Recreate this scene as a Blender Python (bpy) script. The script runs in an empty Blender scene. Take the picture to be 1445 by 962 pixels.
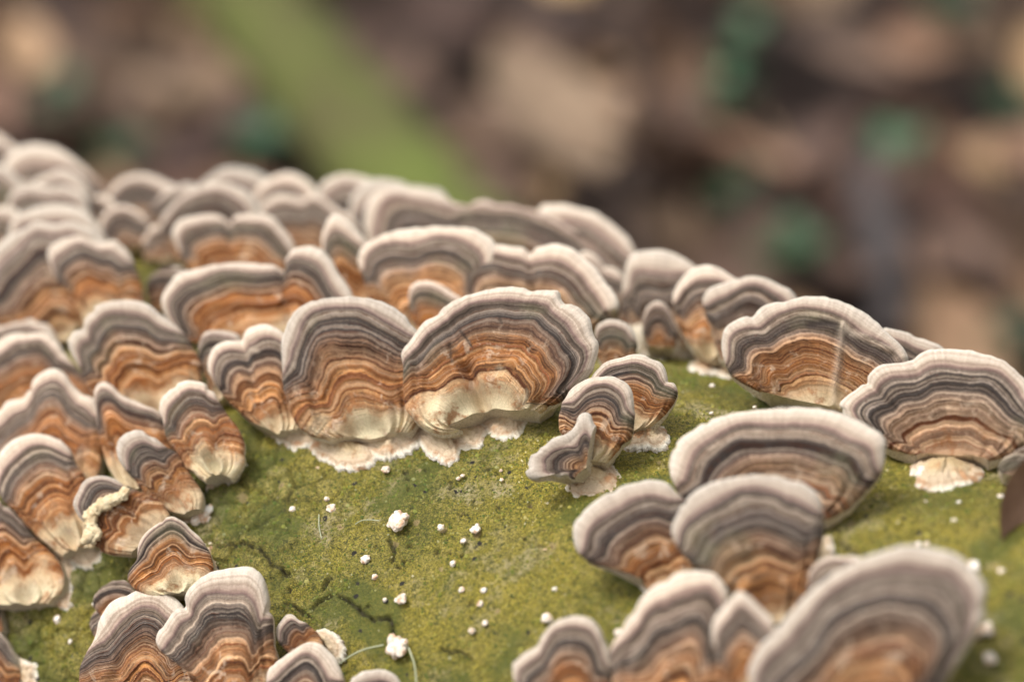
import bpy, math, random
import numpy as np
from mathutils import Vector, noise as mnoise

random.seed(7)
rng = np.random.default_rng(7)
sc = bpy.context.scene
COL = sc.collection
S = 0.01                                   # all lengths below are centimetres; Blender gets metres

# ------------------------------------------------------------------ camera
PITCH = math.radians(30)
CAM = np.array([0.0, 0.0, 76.0])
RV = np.array([1.0, 0.0, 0.0])
FV = np.array([0.0, math.cos(PITCH), -math.sin(PITCH)])
UV_ = np.array([0.0, math.sin(PITCH), math.cos(PITCH)])
IW, IH, FPX = 1445.0, 962.0, 4335.0
cd = bpy.data.cameras.new("camera")
cam = bpy.data.objects.new("camera", cd)
COL.objects.link(cam)
cam.location = Vector(CAM * S)
cam.rotation_euler = (math.radians(90) - PITCH, 0, 0)
cd.sensor_width = 36.0
cd.lens = FPX / IW * 36.0
cd.clip_start = 0.01
cd.clip_end = 200.0
cd.dof.use_dof = True
FOCUS = 56.7
cd.dof.focus_distance = FOCUS * S
cd.dof.aperture_fstop = 6.7
cd.dof.aperture_blades = 9
sc.camera = cam

# ------------------------------------------------------------------ world, sun, exposure
SUN_EL, SUN_AZ = math.radians(62), math.radians(-85)      # azimuth from +Y, clockwise
w = bpy.data.worlds.new("World")
sc.world = w
w.use_nodes = True
nt = w.node_tree
bg = nt.nodes["Background"]
sky = nt.nodes.new("ShaderNodeTexSky")
sky.sky_type = 'NISHITA'
sky.sun_disc = False
sky.sun_elevation = SUN_EL
sky.sun_rotation = SUN_AZ
sky.dust_density = 5.0
sky.air_density = 1.0
hs = nt.nodes.new("ShaderNodeHueSaturation")              # an even, nearly white overcast
hs.inputs['Saturation'].default_value = 0.07
nt.links.new(sky.outputs[0], hs.inputs['Color'])
nt.links.new(hs.outputs[0], bg.inputs['Color'])
bg.inputs['Strength'].default_value = 0.13
sd = bpy.data.lights.new("sun", 'SUN')
sd.energy = 1.2
sd.angle = math.radians(18)
sd.color = (1.0, 0.96, 0.90)
sun = bpy.data.objects.new("sun", sd)
COL.objects.link(sun)
sdir = Vector((math.sin(SUN_AZ) * math.cos(SUN_EL), math.cos(SUN_AZ) * math.cos(SUN_EL), math.sin(SUN_EL)))
sun.rotation_euler = sdir.to_track_quat('Z', 'Y').to_euler()
sc.view_settings.view_transform = 'Standard'
sc.view_settings.look = 'None'
sc.view_settings.exposure = 0.86
sc.view_settings.gamma = 1.0

# ------------------------------------------------------------------ survey: pixel -> ray -> log
def cam2w(p):
    p = np.asarray(p, float)
    return CAM + p[..., 0:1] * RV + p[..., 1:2] * UV_ + p[..., 2:3] * FV
def w2cam(p):
    q = np.asarray(p, float) - CAM
    return np.stack([q @ RV, q @ UV_, q @ FV], -1)
def ray(x, y):
    return np.stack([(np.asarray(x, float) - IW / 2) / FPX, -(np.asarray(y, float) - IH / 2) / FPX, np.ones_like(np.asarray(x, float))], -1)
def unit(v):
    v = np.asarray(v, float)
    return v / np.linalg.norm(v, axis=-1, keepdims=True)
R_LOG = 9.5
_A = ray(1200, 569) * 60.5
_B = ray(0, 270) * 75.0
AX = unit(_A - _B)                                         # log axis, camera space, towards the near right
_n = np.cross(AX, unit(_A)); _n = unit(_n)
if _n[1] < 0: _n = -_n
C0 = _A - _n * R_LOG                                       # a point of the axis
# frame round the axis
E1 = _n
E2 = unit(np.cross(AX, E1))
if E2[2] > 0: E2 = -E2                                     # E2 towards the camera

def hit(x, y, r=R_LOG):
    """camera-space point where the pixel's ray meets the log; slides down the picture when it misses"""
    for k in range(400):
        d = ray(x, y + k * 2)
        o = -C0
        dp = d - (d @ AX) * AX
        op = o - (o @ AX) * AX
        a = dp @ dp; b = 2 * dp @ op; c = op @ op - r * r
        D = b * b - 4 * a * c
        if D > 0:
            t = (-b - math.sqrt(D)) / (2 * a)
            return d * t, (x, y + k * 2)
    raise ValueError
def cyl(p):
    q = p - C0
    s = q @ AX
    rad = q - s[..., None] * AX
    return s, rad, np.linalg.norm(rad, axis=-1)
def st_of(x, y):
    p, _ = hit(x, y)
    s, rad, r = cyl(p[None])
    return s[0], math.atan2(rad[0] @ E2, rad[0] @ E1) * R_LOG
def log_normal(p):
    s, rad, r = cyl(p[None])
    return rad[0] / r[0]

# ------------------------------------------------------------------ numpy noise
_P = rng.permutation(4096)
_V = rng.random(4096)
def vnoise(x, y, seed=0):
    xi = np.floor(x).astype(int); yi = np.floor(y).astype(int)
    fx = x - xi; fy = y - yi
    fx = fx * fx * (3 - 2 * fx); fy = fy * fy * (3 - 2 * fy)
    def h(a, b): return _V[_P[(a + _P[(b + seed * 31) & 4095]) & 4095]]
    return (h(xi, yi) * (1 - fx) + h(xi + 1, yi) * fx) * (1 - fy) + (h(xi, yi + 1) * (1 - fx) + h(xi + 1, yi + 1) * fx) * fy
def fbm(x, y, oct=4, seed=0):
    v = 0; a = .5; t = 0
    for i in range(oct):
        v = v + a * vnoise(x * 2 ** i + 17.3 * i, y * 2 ** i - 9.1 * i, seed + i); t += a; a *= .55
    return v / t
def cell(x, y, seed=0):
    """F1 and F2 of jittered cells, and an id value"""
    xi = np.floor(x).astype(int); yi = np.floor(y).astype(int)
    f1 = np.full(x.shape, 9.0); f2 = np.full(x.shape, 9.0); idv = np.zeros(x.shape)
    for dx in (-1, 0, 1):
        for dy in (-1, 0, 1):
            a = xi + dx; b = yi + dy
            k = _P[(a + _P[(b + seed * 31) & 4095]) & 4095]
            px = a + _V[k]; py = b + _V[_P[k]]
            d = np.hypot(px - x, py - y)
            near = d < f1
            f2 = np.where(near, f1, np.minimum(f2, d))
            idv = np.where(near, _V[(k * 7) & 4095], idv)
            f1 = np.where(near, d, f1)
    return f1, f2, idv

# ------------------------------------------------------------------ object helpers
def tag(o, label=None, cat=None, group=None, kind=None):
    if label: o['label'] = label
    if cat: o['category'] = cat
    if group: o['group'] = group
    if kind: o['kind'] = kind
    return o
def mesh_obj(name, verts, faces, mat, parent=None, smooth=True, uv=None, tone=None, attrs=None, origin=(0, 0, 0)):
    """verts in world centimetres; origin in world centimetres"""
    v = (np.asarray(verts, float) - np.asarray(origin, float)) * S
    me = bpy.data.meshes.new(name)
    f = faces if isinstance(faces, np.ndarray) else None
    if f is not None and f.ndim == 2:
        n, k = f.shape
        me.vertices.add(len(v)); me.vertices.foreach_set("co", v.astype(np.float32).ravel())
        me.loops.add(n * k); me.loops.foreach_set("vertex_index", f.astype(np.int32).ravel())
        me.polygons.add(n)
        me.polygons.foreach_set("loop_start", np.arange(0, n * k, k, dtype=np.int32))
        me.update(calc_edges=True)
    else:
        me.from_pydata([tuple(q) for q in v], [], [tuple(int(i) for i in q) for q in faces])
        me.update()
    if smooth:
        me.polygons.foreach_set("use_smooth", np.ones(len(me.polygons), dtype=bool))
    if uv is not None:
        a = me.attributes.new("zone", 'FLOAT_VECTOR', 'POINT')
        a.data.foreach_set("vector", np.asarray(uv, np.float32).ravel())
    if tone is not None:
        a = me.attributes.new("tone", 'FLOAT_VECTOR', 'POINT')
        a.data.foreach_set("vector", np.tile(np.asarray(tone, np.float32), len(v)))
    if attrs:
        for k_, d in attrs.items():
            a = me.attributes.new(k_, 'FLOAT', 'POINT'); a.data.foreach_set("value", np.asarray(d, np.float32).ravel())
    me.validate()
    if mat: me.materials.append(mat)
    o = bpy.data.objects.new(name, me)
    COL.objects.link(o)
    if parent is not None:
        o.parent = parent
    else:
        o.location = Vector(np.asarray(origin, float) * S)
    return o
def empty(name, loc):
    o = bpy.data.objects.new(name, None)
    o.empty_display_size = 0.005
    COL.objects.link(o)
    o.location = Vector(np.asarray(loc, float) * S)
    return o
def grid_faces(nu, nv, off=0, wrap=False, flip=False):
    i, j = np.meshgrid(np.arange(nu if wrap else nu - 1), np.arange(nv - 1), indexing='ij')
    a = off + i * nv + j; b = off + ((i + 1) % nu) * nv + j
    f = np.stack([a, b, b + 1, a + 1], -1).reshape(-1, 4)
    return f[:, ::-1] if flip else f

# ------------------------------------------------------------------ materials
class N:
    def __init__(self, name):
        self.m = bpy.data.materials.new(name); self.m.use_nodes = True
        self.t = self.m.node_tree
        self.b = self.t.nodes["Principled BSDF"]
    def n(self, typ, **kw):
        nd = self.t.nodes.new(typ)
        for k, v in kw.items():
            if k.startswith('i_'):
                key = k[2:]
                nd.inputs[int(key) if key.isdigit() else key.replace('_', ' ')].default_value = v
            else: setattr(nd, k, v)
        return nd
    def l(self, a, b): self.t.links.new(a, b)
    def math(self, op, a, b=None, c=None, clamp=False):
        nd = self.t.nodes.new("ShaderNodeMath"); nd.operation = op; nd.use_clamp = clamp
        for i, v in enumerate((a, b, c)):
            if v is None: continue
            if isinstance(v, (int, float)): nd.inputs[i].default_value = v
            else: self.l(v, nd.inputs[i])
        return nd.outputs[0]
    def ramp(self, fac, stops, interp='LINEAR'):
        nd = self.t.nodes.new("ShaderNodeValToRGB"); cr = nd.color_ramp; cr.interpolation = interp
        while len(cr.elements) < len(stops): cr.elements.new(0.5)
        for e, (p, c) in zip(cr.elements, stops):
            e.position = p; e.color = tuple(c) + (1,) if len(c) == 3 else c
        self.l(fac, nd.inputs[0]); return nd.outputs[0]
    def mix(self, fac, a, b, blend='MIX'):
        nd = self.t.nodes.new("ShaderNodeMix"); nd.data_type = 'RGBA'; nd.blend_type = blend
        if isinstance(fac, (int, float)): nd.inputs[0].default_value = fac
        else: self.l(fac, nd.inputs[0])
        for s_, v in ((6, a), (7, b)):
            if isinstance(v, tuple): nd.inputs[s_].default_value = tuple(v) + (1,)
            else: self.l(v, nd.inputs[s_])
        return nd.outputs[2]
    def noise(self, vec, scale, detail=2, rough=.5, dims='3D', w=None, dist=0):
        nd = self.t.nodes.new("ShaderNodeTexNoise"); nd.noise_dimensions = dims
        if vec is not None: self.l(vec, nd.inputs['Vector'])
        if w is not None: self.l(w, nd.inputs['W'])
        nd.inputs['Scale'].default_value = scale; nd.inputs['Detail'].default_value = detail
        nd.inputs['Roughness'].default_value = rough; nd.inputs['Distortion'].default_value = dist
        return nd.outputs[0]
    def cm(self):
        tc = self.t.nodes.new("ShaderNodeNewGeometry")
        vm = self.t.nodes.new("ShaderNodeVectorMath"); vm.operation = 'SCALE'
        self.l(tc.outputs['Position'], vm.inputs[0]); vm.inputs['Scale'].default_value = 100.0
        return vm.outputs[0]
    def cmo(self):
        tc = self.t.nodes.new("ShaderNodeTexCoord")
        vm = self.t.nodes.new("ShaderNodeVectorMath"); vm.operation = 'SCALE'
        self.l(tc.outputs['Object'], vm.inputs[0]); vm.inputs['Scale'].default_value = 100.0
        return vm.outputs[0]
    def bump(self, h, strength, dist_cm, prev=None):
        nd = self.t.nodes.new("ShaderNodeBump"); nd.inputs['Strength'].default_value = strength
        nd.inputs['Distance'].default_value = dist_cm * S
        self.l(h, nd.inputs['Height'])
        if prev is not None: self.l(prev, nd.inputs['Normal'])
        return nd.outputs[0]
    def done(self, col=None, rough=.8, normal=None, spec=.3):
        if col is not None:
            if isinstance(col, tuple): self.b.inputs['Base Color'].default_value = col + (1,)
            else: self.l(col, self.b.inputs['Base Color'])
        if isinstance(rough, (int, float)): self.b.inputs['Roughness'].default_value = rough
        else: self.l(rough, self.b.inputs['Roughness'])
        self.b.inputs['Specular IOR Level'].default_value = spec
        if normal is not None: self.l(normal, self.b.inputs['Normal'])
        return self.m

def mat_cap():
    q = N("zoned_cap")
    za = q.n("ShaderNodeAttribute", attribute_name="zone")
    ta = q.n("ShaderNodeAttribute", attribute_name="tone")
    sz = q.n("ShaderNodeSeparateXYZ"); q.l(za.outputs['Vector'], sz.inputs[0])
    st = q.n("ShaderNodeSeparateXYZ"); q.l(ta.outputs['Vector'], st.inputs[0])
    u, z, e = sz.outputs                      # u in cm along the margin, z zone coordinate 0 base..1 margin, e cm from base
    rust, green, seed = st.outputs
    P = q.cm()
    # zone coordinate disturbed by soft wobble, so that bands waver and pinch
    n1 = q.noise(P, 1.3, 2, .5)
    n2 = q.noise(P, 5.0, 3, .6)
    n3 = q.noise(P, 22.0, 2, .6)
    zw = q.math('ADD', z, q.math('MULTIPLY', q.math('SUBTRACT', n1, .5), .08))
    zw = q.math('ADD', zw, q.math('MULTIPLY', q.math('SUBTRACT', n2, .5), .024))
    zw = q.math('ADD', zw, q.math('MULTIPLY', q.math('SUBTRACT', n3, .5), .016))
    inner = q.math('MULTIPLY', q.math('SUBTRACT', 1.0, z), 5.0, clamp=True)
    # margin itself must stay put: fade the wobble out there
    zf = q.math('ADD', q.math('MULTIPLY', zw, inner), q.math('MULTIPLY', z, q.math('SUBTRACT', 1.0, inner)))
    ws = q.math('ADD', q.math('MULTIPLY', zf, 1.0), q.math('MULTIPLY', seed, 37.0))
    ra = q.noise(None, 13.0, 0, .5, '1D', ws)
    rb = q.noise(None, 21.0, 1, .6, '1D', q.math('ADD', ws, 5.3))
    rc = q.noise(None, 40.0, 1, .5, '1D', q.math('ADD', ws, 11.7))
    tail = [(.57, (.46, .33, .22)), (.63, (.30, .23, .18)), (.69, (.13, .108, .092)), (.71, (.055, .048, .046)), (.735, (.06, .052, .05)), (.76, (.17, .14, .125)),
            (.80, (.29, .24, .195)), (.85, (.31, .255, .21)), (.874, (.19, .12, .11)), (.892, (.40, .30, .245)), (.92, (.55, .46, .375)), (.96, (.64, .56, .475)), (1.0, (.70, .655, .575))]
    base1 = q.ramp(zf, [(0.0, (.66, .50, .33)), (.13, (.66, .52, .33)), (.26, (.62, .41, .21)), (.38, (.56, .29, .105)), (.50, (.57, .36, .19))] + tail)
    base2 = q.ramp(zf, [(0.0, (.55, .38, .24)), (.15, (.46, .30, .19)), (.26, (.58, .44, .31)), (.38, (.42, .29, .20)), (.50, (.56, .44, .33))] + tail)
    base = q.mix(q.ramp(rust, [(.35, (0,) * 3), (.7, (1,) * 3)]), base2, base1)
    # rusty middle
    mid = q.ramp(zf, [(.02, (0, 0, 0)), (.14, (.6,) * 3), (.26, (1,) * 3), (.52, (1,) * 3), (.70, (0,) * 3)])
    patch = q.ramp(q.noise(P, 1.1, 3, .65), [(.34, (0.35,) * 3), (.56, (1,) * 3)])
    rustc = q.mix(q.ramp(rb, [(.38, (0,) * 3), (.62, (1,) * 3)]), (.58, .195, .022), (.36, .098, .011))
    rf = q.math('MULTIPLY', q.math('MULTIPLY', mid, patch), rust, clamp=True)
    rf = q.math('MULTIPLY', rf, q.ramp(ra, [(.42, (1,) * 3), (.60, (.55,) * 3)]))
    c = q.mix(rf, base, rustc)
    # broad lighter / darker rings
    lightc = q.mix(q.ramp(zf, [(.45, (0,) * 3), (.7, (1,) * 3)]), (.66, .44, .26), (.46, .38, .315))
    ringz = q.ramp(zf, [(.10, (0,) * 3), (.28, (.8,) * 3), (.84, (.8,) * 3), (.87, (0,) * 3)])
    c = q.mix(q.math('MULTIPLY', q.ramp(rb, [(.56, (0,) * 3), (.64, (.62,) * 3)]), ringz, clamp=True), c, lightc)
    darkc = q.mix(q.ramp(zf, [(.5, (0,) * 3), (.68, (1,) * 3)]), (.20, .066, .022), (.075, .062, .056))
    c = q.mix(q.math('MULTIPLY', q.ramp(rb, [(.36, (1,) * 3), (.46, (0,) * 3)]), q.math('MULTIPLY', ringz, 1.2), clamp=True), c, darkc)
    # thin lines: contours of the ring noise, broken along their length
    brk = q.ramp(q.noise(P, 2.6, 3, .65), [(.36, (.1,) * 3), (.56, (1,) * 3)])
    l1 = q.ramp(q.math('ABSOLUTE', q.math('SUBTRACT', rb, .5)), [(0.0, (1,) * 3), (.030, (0,) * 3)])
    l2 = q.ramp(q.math('ABSOLUTE', q.math('SUBTRACT', rc, .52)), [(0.0, (.75,) * 3), (.035, (0,) * 3)])
    lines = q.math('MULTIPLY', q.math('MAXIMUM', l1, l2), brk)
    lines = q.math('MULTIPLY', lines, q.math('MULTIPLY', ringz, 1.25))
    c = q.mix(q.math('MULTIPLY', lines, .95, clamp=True), c, (.10, .038, .018))
    l3 = q.ramp(q.math('ABSOLUTE', q.math('SUBTRACT', rc, .60)), [(0.0, (.5,) * 3), (.03, (0,) * 3)])
    c = q.mix(q.math('MULTIPLY', l3, ringz), c, (.72, .60, .48))
    fr = q.ramp(rc, [(.36, (.42, .37, .33)), (.48, (.95,) * 3), (.64, (1.2, 1.18, 1.14))])
    c = q.mix(q.math('MULTIPLY', ringz, .9), c, fr, 'MULTIPLY')
    c = q.mix(q.math('MULTIPLY', ringz, 1.1, clamp=True), c, q.ramp(ra, [(.38, (.60, .56, .53)), (.48, (.98,) * 3), (.54, (1.0,) * 3), (.64, (1.30, 1.27, 1.22))]), 'MULTIPLY')
    # age and algae differ from one bracket to the next
    pale = q.ramp(q.noise(None, 13.0, 0, .5, '1D', q.math('MULTIPLY', seed, 71.0)), [(.3, (.80, .79, .78)), (.7, (1.14, 1.10, 1.06))])
    c = q.mix(1.0, c, pale, 'MULTIPLY')
    alg = q.math('MULTIPLY', q.ramp(q.noise(P, .55, 3, .6), [(.55, (0,) * 3), (.68, (.3,) * 3)]), q.ramp(zf, [(.35, (0,) * 3), (.62, (1,) * 3), (.84, (.8,) * 3), (.89, (0,) * 3)]))
    c = q.mix(alg, c, (.24, .23, .115))
    rimz = q.ramp(zf, [(.87, (0,) * 3), (.90, (1,) * 3), (.97, (.6,) * 3), (1.0, (.1,) * 3)])
    c = q.mix(rimz, c, q.ramp(rc, [(.38, (.74, .70, .67)), (.50, (1.0,) * 3), (.62, (1.08,) * 3)]), 'MULTIPLY')
    # greenish felt near the base
    gn = q.math('ADD', q.math('MULTIPLY', q.math('SUBTRACT', n2, .5), .5), q.math('MULTIPLY', q.math('SUBTRACT', q.noise(P, 1.6, 1), .5), .5))
    gf = q.math('MULTIPLY', q.ramp(q.math('ADD', zf, gn), [(.02, (.9,) * 3), (.25, (0,) * 3)]), q.math('MULTIPLY', green, q.ramp(n2, [(.3, (.35,) * 3), (.6, (1,) * 3)])), clamp=True)
    c = q.mix(gf, c, (.80, .72, .48))
    blot = q.math('MULTIPLY', q.ramp(q.noise(P, 2.4, 4, .7), [(.54, (0,) * 3), (.64, (.8,) * 3)]), q.ramp(zf, [(.0, (1,) * 3), (.30, (1,) * 3), (.45, (.25,) * 3), (.6, (0,) * 3)]))
    c = q.mix(blot, c, (.34, .14, .05))
    blot2 = q.math('MULTIPLY', q.ramp(q.noise(P, 3.1, 4, .7, dist=.6), [(.34, (.8,) * 3), (.42, (0,) * 3)]), q.ramp(zf, [(.0, (1,) * 3), (.60, (.6,) * 3), (.7, (0,) * 3)]))
    c = q.mix(blot2, c, (.66, .50, .36))
    mk = q.n("ShaderNodeAttribute", attribute_name="mark").outputs['Fac']
    c = q.mix(q.math('MULTIPLY', mk, 1.0, clamp=True), c, (.66, .54, .42))
    c = q.mix(q.math('MULTIPLY', mk, -1.0, clamp=True), c, (.045, .032, .026))
    # specks and fibres
    fib_v = q.n("ShaderNodeCombineXYZ"); q.l(q.math('MULTIPLY', u, 16.0), fib_v.inputs[0]); q.l(q.math('MULTIPLY', e, 1.8), fib_v.inputs[1]); q.l(q.math('MULTIPLY', seed, 9.0), fib_v.inputs[2])
    fib = q.noise(fib_v.outputs[0], 1.0, 3, .6)
    c = q.mix(.45, c, q.ramp(fib, [(.3, (.55, .5, .47)), (.7, (1.12, 1.1, 1.08))]), 'MULTIPLY')
    fine = q.noise(P, 34.0, 3, .7)
    c = q.mix(.42, c, q.ramp(fine, [(.3, (.5, .48, .45)), (.7, (1.25, 1.25, 1.25))]), 'MULTIPLY')
    vor = q.n("ShaderNodeTexVoronoi"); q.l(P, vor.inputs['Vector']); vor.inputs['Scale'].default_value = 5.5
    sp = q.math('MULTIPLY', q.ramp(vor.outputs['Distance'], [(.10, (1,) * 3), (.17, (0,) * 3)]), q.math('GREATER_THAN', q.noise(P, 1.7, 1), .56))
    sp = q.math('MULTIPLY', sp, ringz)
    c = q.mix(q.math('MULTIPLY', sp, .7), c, (.10, .04, .03))
    # relief
    hr = q.math('ADD', q.math('MULTIPLY', ra, .5), q.math('MULTIPLY', rb, .7))
    hr = q.math('MULTIPLY', hr, ringz)
    hr = q.math('SUBTRACT', hr, q.math('MULTIPLY', lines, .25))
    nrm = q.bump(hr, .8, .11)
    nrm = q.bump(q.math('ADD', q.math('MULTIPLY', fib, .8), fine), .55, .035, nrm)
    q.b.inputs['Sheen Weight'].default_value = .04
    q.b.inputs['Sheen Roughness'].default_value = .6
    q.b.inputs['Subsurface Weight'].default_value = 0.0
    return q.done(c, .85, nrm, .2)
def mat_pore():
    q = N("pore_surface"); P = q.cm()
    v = q.n("ShaderNodeTexVoronoi"); q.l(P, v.inputs['Vector']); v.inputs['Scale'].default_value = 28
    c = q.ramp(v.outputs['Distance'], [(.1, (.30, .22, .14)), (.5, (.60, .52, .40))])
    return q.done(c, .9, q.bump(v.outputs['Distance'], .6, .03))
def mat_crust():
    q = N("pale_crust")
    za = q.n("ShaderNodeAttribute", attribute_name="zone")
    sz = q.n("ShaderNodeSeparateXYZ"); q.l(za.outputs['Vector'], sz.inputs[0])
    P = q.cm()
    n = q.noise(P, 5, 4, .65)
    zf = q.math('ADD', sz.outputs[1], q.math('MULTIPLY', q.math('SUBTRACT', n, .5), .35))
    c = q.ramp(zf, [(0, (.55, .40, .22)), (.3, (.63, .50, .32)), (.55, (.66, .52, .36)), (.76, (.62, .47, .32)), (.88, (.76, .67, .52)), (1, (.86, .82, .72))])
    n2 = q.noise(P, 3.2, 3, .6)
    c = q.mix(q.ramp(n2, [(.53, (0,) * 3), (.66, (.8,) * 3)]), c, (.46, .22, .09))
    rg = q.noise(None, 12, 1, .5, '1D', zf)
    c = q.mix(q.ramp(q.math('ABSOLUTE', q.math('SUBTRACT', rg, .5)), [(0, (.4,) * 3), (.04, (0,) * 3)]), c, (.36, .20, .12))
    f = q.noise(P, 30, 3, .7)
    c = q.mix(.35, c, q.ramp(f, [(.3, (.55,) * 3), (.7, (1.2,) * 3)]), 'MULTIPLY')
    return q.done(c, .85, q.bump(q.math('ADD', f, q.math('MULTIPLY', n, 2.0)), .7, .06), .25)
def mat_bud():
    q = N("young_white"); P = q.cm()
    n = q.noise(P, 7, 3, .6)
    c = q.ramp(n, [(.38, (.58, .36, .23)), (.48, (.72, .60, .48)), (.62, (.82, .77, .70))])
    return q.done(c, .7, q.bump(q.noise(P, 25, 3, .6), .5, .04), .3)
def mat_bark():
    q = N("mossy_bark"); P = q.cm()
    cr = q.n("ShaderNodeAttribute", attribute_name="crack").outputs['Fac']
    cl = q.n("ShaderNodeAttribute", attribute_name="clump").outputs['Fac']
    dr = q.n("ShaderNodeAttribute", attribute_name="plate").outputs['Fac']
    nb = q.noise(P, .35, 3, .6); nm = q.noise(P, 1.5, 4, .65); nf = q.noise(P, 13.0, 5, .8); ng = q.noise(P, 34.0, 3, .75)
    c = q.ramp(nb, [(.36, (.135, .125, .012)), (.46, (.205, .175, .013)), (.58, (.30, .24, .022)), (.68, (.19, .17, .015))])
    c = q.mix(q.ramp(nm, [(.50, (0,) * 3), (.66, (.6,) * 3)]), c, (.27, .22, .05))
    c = q.mix(q.ramp(nm, [(.30, (.55,) * 3), (.44, (0,) * 3)]), c, (.085, .092, .012))
    c = q.mix(q.math('MULTIPLY', dr, .75), c, (.31, .26, .07))
    c = q.mix(q.ramp(nf, [(.53, (0,) * 3), (.63, (.7,) * 3)]), c, (.32, .27, .095))
    c = q.mix(q.ramp(nf, [(.40, (.85,) * 3), (.50, (0,) * 3)]), c, (.040, .052, .009))
    c = q.mix(.8, c, q.ramp(ng, [(.34, (.15,) * 3), (.5, (.95,) * 3), (.66, (2.1, 1.95, 1.65))]), 'MULTIPLY')
    worn = q.math('MULTIPLY', q.ramp(q.noise(P, .8, 4, .7), [(.54, (0,) * 3), (.66, (1,) * 3)]), q.ramp(nf, [(.42, (0,) * 3), (.56, (1,) * 3)]))
    c = q.mix(q.math('MULTIPLY', worn, .75), c, (.42, .35, .21))
    c = q.mix(cl, c, (.085, .100, .012))
    vor = q.n("ShaderNodeTexVoronoi"); q.l(P, vor.inputs['Vector']); vor.inputs['Scale'].default_value = 3.0
    pit = q.math('MULTIPLY', q.ramp(q.math('ADD', vor.outputs['Distance'], q.math('MULTIPLY', q.math('SUBTRACT', nf, .5), .25)), [(.13, (1,) * 3), (.19, (0,) * 3)]), q.math('GREATER_THAN', q.noise(P, 1.1, 2), .52))
    c = q.mix(pit, c, (.02, .016, .012))
    scr = q.n("ShaderNodeAttribute", attribute_name="scar").outputs['Fac']
    scr2 = q.math('ADD', scr, q.math('MULTIPLY', q.math('SUBTRACT', q.noise(P, 7, 3, .7), .5), 1.3))
    c = q.mix(q.ramp(scr2, [(.45, (0,) * 3), (.65, (.7,) * 3)]), c, (.38, .28, .13))
    c = q.mix(q.ramp(scr2, [(.90, (0,) * 3), (1.0, (.8,) * 3)]), c, (.15, .08, .035))
    c = q.mix(cr, c, (.045, .038, .016))
    n = q.bump(q.math('ADD', nf, q.math('MULTIPLY', nm, .8)), .7, .10)
    n = q.bump(ng, .8, .05, n)
    return q.done(c, q.math('ADD', .45, q.math('MULTIPLY', nf, .4)), n, .35)
def mat_leaf(name, a, b, rough=.75):
    q = N(name); P = q.cmo()
    oi = q.n("ShaderNodeObjectInfo").outputs['Random']
    n = q.noise(P, .7, 4, .6)
    c = q.mix(q.ramp(n, [(.35, (0,) * 3), (.65, (1,) * 3)]), a, b)
    hsn = q.n("ShaderNodeHueSaturation"); q.l(c, hsn.inputs['Color']); q.l(q.math('ADD', .45, q.math('MULTIPLY', oi, 1.1)), hsn.inputs['Value'])
    q.l(q.math('ADD', .48, q.math('MULTIPLY', oi, .04)), hsn.inputs['Hue'])
    return q.done(hsn.outputs[0], rough, q.bump(q.noise(P, 3, 3), .5, .1), .4)
def mat_simple(name, a, b, scale, rough=.9, bumpd=.3):
    q = N(name); P = q.cm()
    n = q.noise(P, scale, 5, .65)
    return q.done(q.mix(q.ramp(n, [(.35, (0,) * 3), (.65, (1,) * 3)]), a, b), rough, q.bump(n, .8, bumpd))
def mat_grain():
    q = N("moss_grain")
    a = q.n("ShaderNodeAttribute", attribute_name="hue").outputs['Fac']
    nb = q.noise(q.cm(), .35, 3, .6)
    c = q.ramp(a, [(0, (.035, .055, .008)), (.3, (.10, .115, .010)), (.55, (.215, .19, .016)), (.8, (.36, .31, .06)), (.94, (.45, .38, .16)), (1, (.50, .44, .28))])
    c = q.mix(q.ramp(nb, [(.40, (.7,) * 3), (.58, (0,) * 3)]), c, (.075, .11, .012))
    return q.done(c, .7, None, .3)
M_GRAIN = mat_grain()
M_CREAM = mat_simple('cream_curl', (.50, .36, .20), (.70, .60, .40), 6, .8, .05)
M_CAP, M_PORE, M_CRUST, M_BUD, M_BARK = mat_cap(), mat_pore(), mat_crust(), mat_bud(), mat_bark()
M_LEAF = mat_leaf("dead_leaf", (.20, .108, .062), (.32, .195, .118))
M_LEAFD = mat_leaf("dark_leaf", (.068, .038, .025), (.14, .080, .050))
M_LEAFP = mat_leaf("pale_leaf", (.16, .100, .068), (.25, .165, .115))
M_GREEN = mat_leaf("green_leaf", (.024, .066, .028), (.042, .10, .04), .5)
M_SOIL = mat_simple("soil", (.03, .020, .017), (.07, .045, .035), .5)
M_MOSS = mat_simple("branch_moss", (.075, .065, .024), (.10, .128, .022), .13)
M_WOODG = mat_simple("grey_wood", (.045, .037, .036), (.066, .055, .054), .6)
M_FIBRE = mat_simple("fibre", (.30, .32, .20), (.42, .42, .28), 2, .6, .02)

# ------------------------------------------------------------------ the log
CRACKS = [[(300, 777), (330, 772), (352, 770), (372, 780), (385, 797), (400, 806), (412, 815)],
          [(404, 852), (417, 856), (425, 866), (438, 868)],
          [(476, 842), (490, 845), (505, 856), (518, 870), (528, 876)], [(530, 872), (545, 871), (552, 880), (556, 897)],
          [(455, 830), (462, 822), (467, 815)], [(440, 860), (452, 848), (466, 840)], [(620, 914), (645, 918), (662, 926)],
          [(1168, 762), (1185, 768), (1210, 780)], [(550, 760), (556, 780), (552, 792)]]
PITS = [(556, 722), (559, 765), (577, 765), (565, 790), (560, 798), (530, 770), (616, 773), (632, 777), (652, 780), (673, 742),
        (600, 662), (574, 674), (572, 690), (634, 686), (690, 660), (700, 667), (686, 660), (703, 712), (668, 704), (705, 727),
        (673, 810), (665, 850), (748, 585), (736, 700), (920, 652), (940, 655), (930, 654), (746, 712), (738, 760), (765, 772),
        (1010, 560), (970, 585), (955, 622), (575, 663), (636, 676), (649, 720), (410, 832), (517, 855)]
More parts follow.
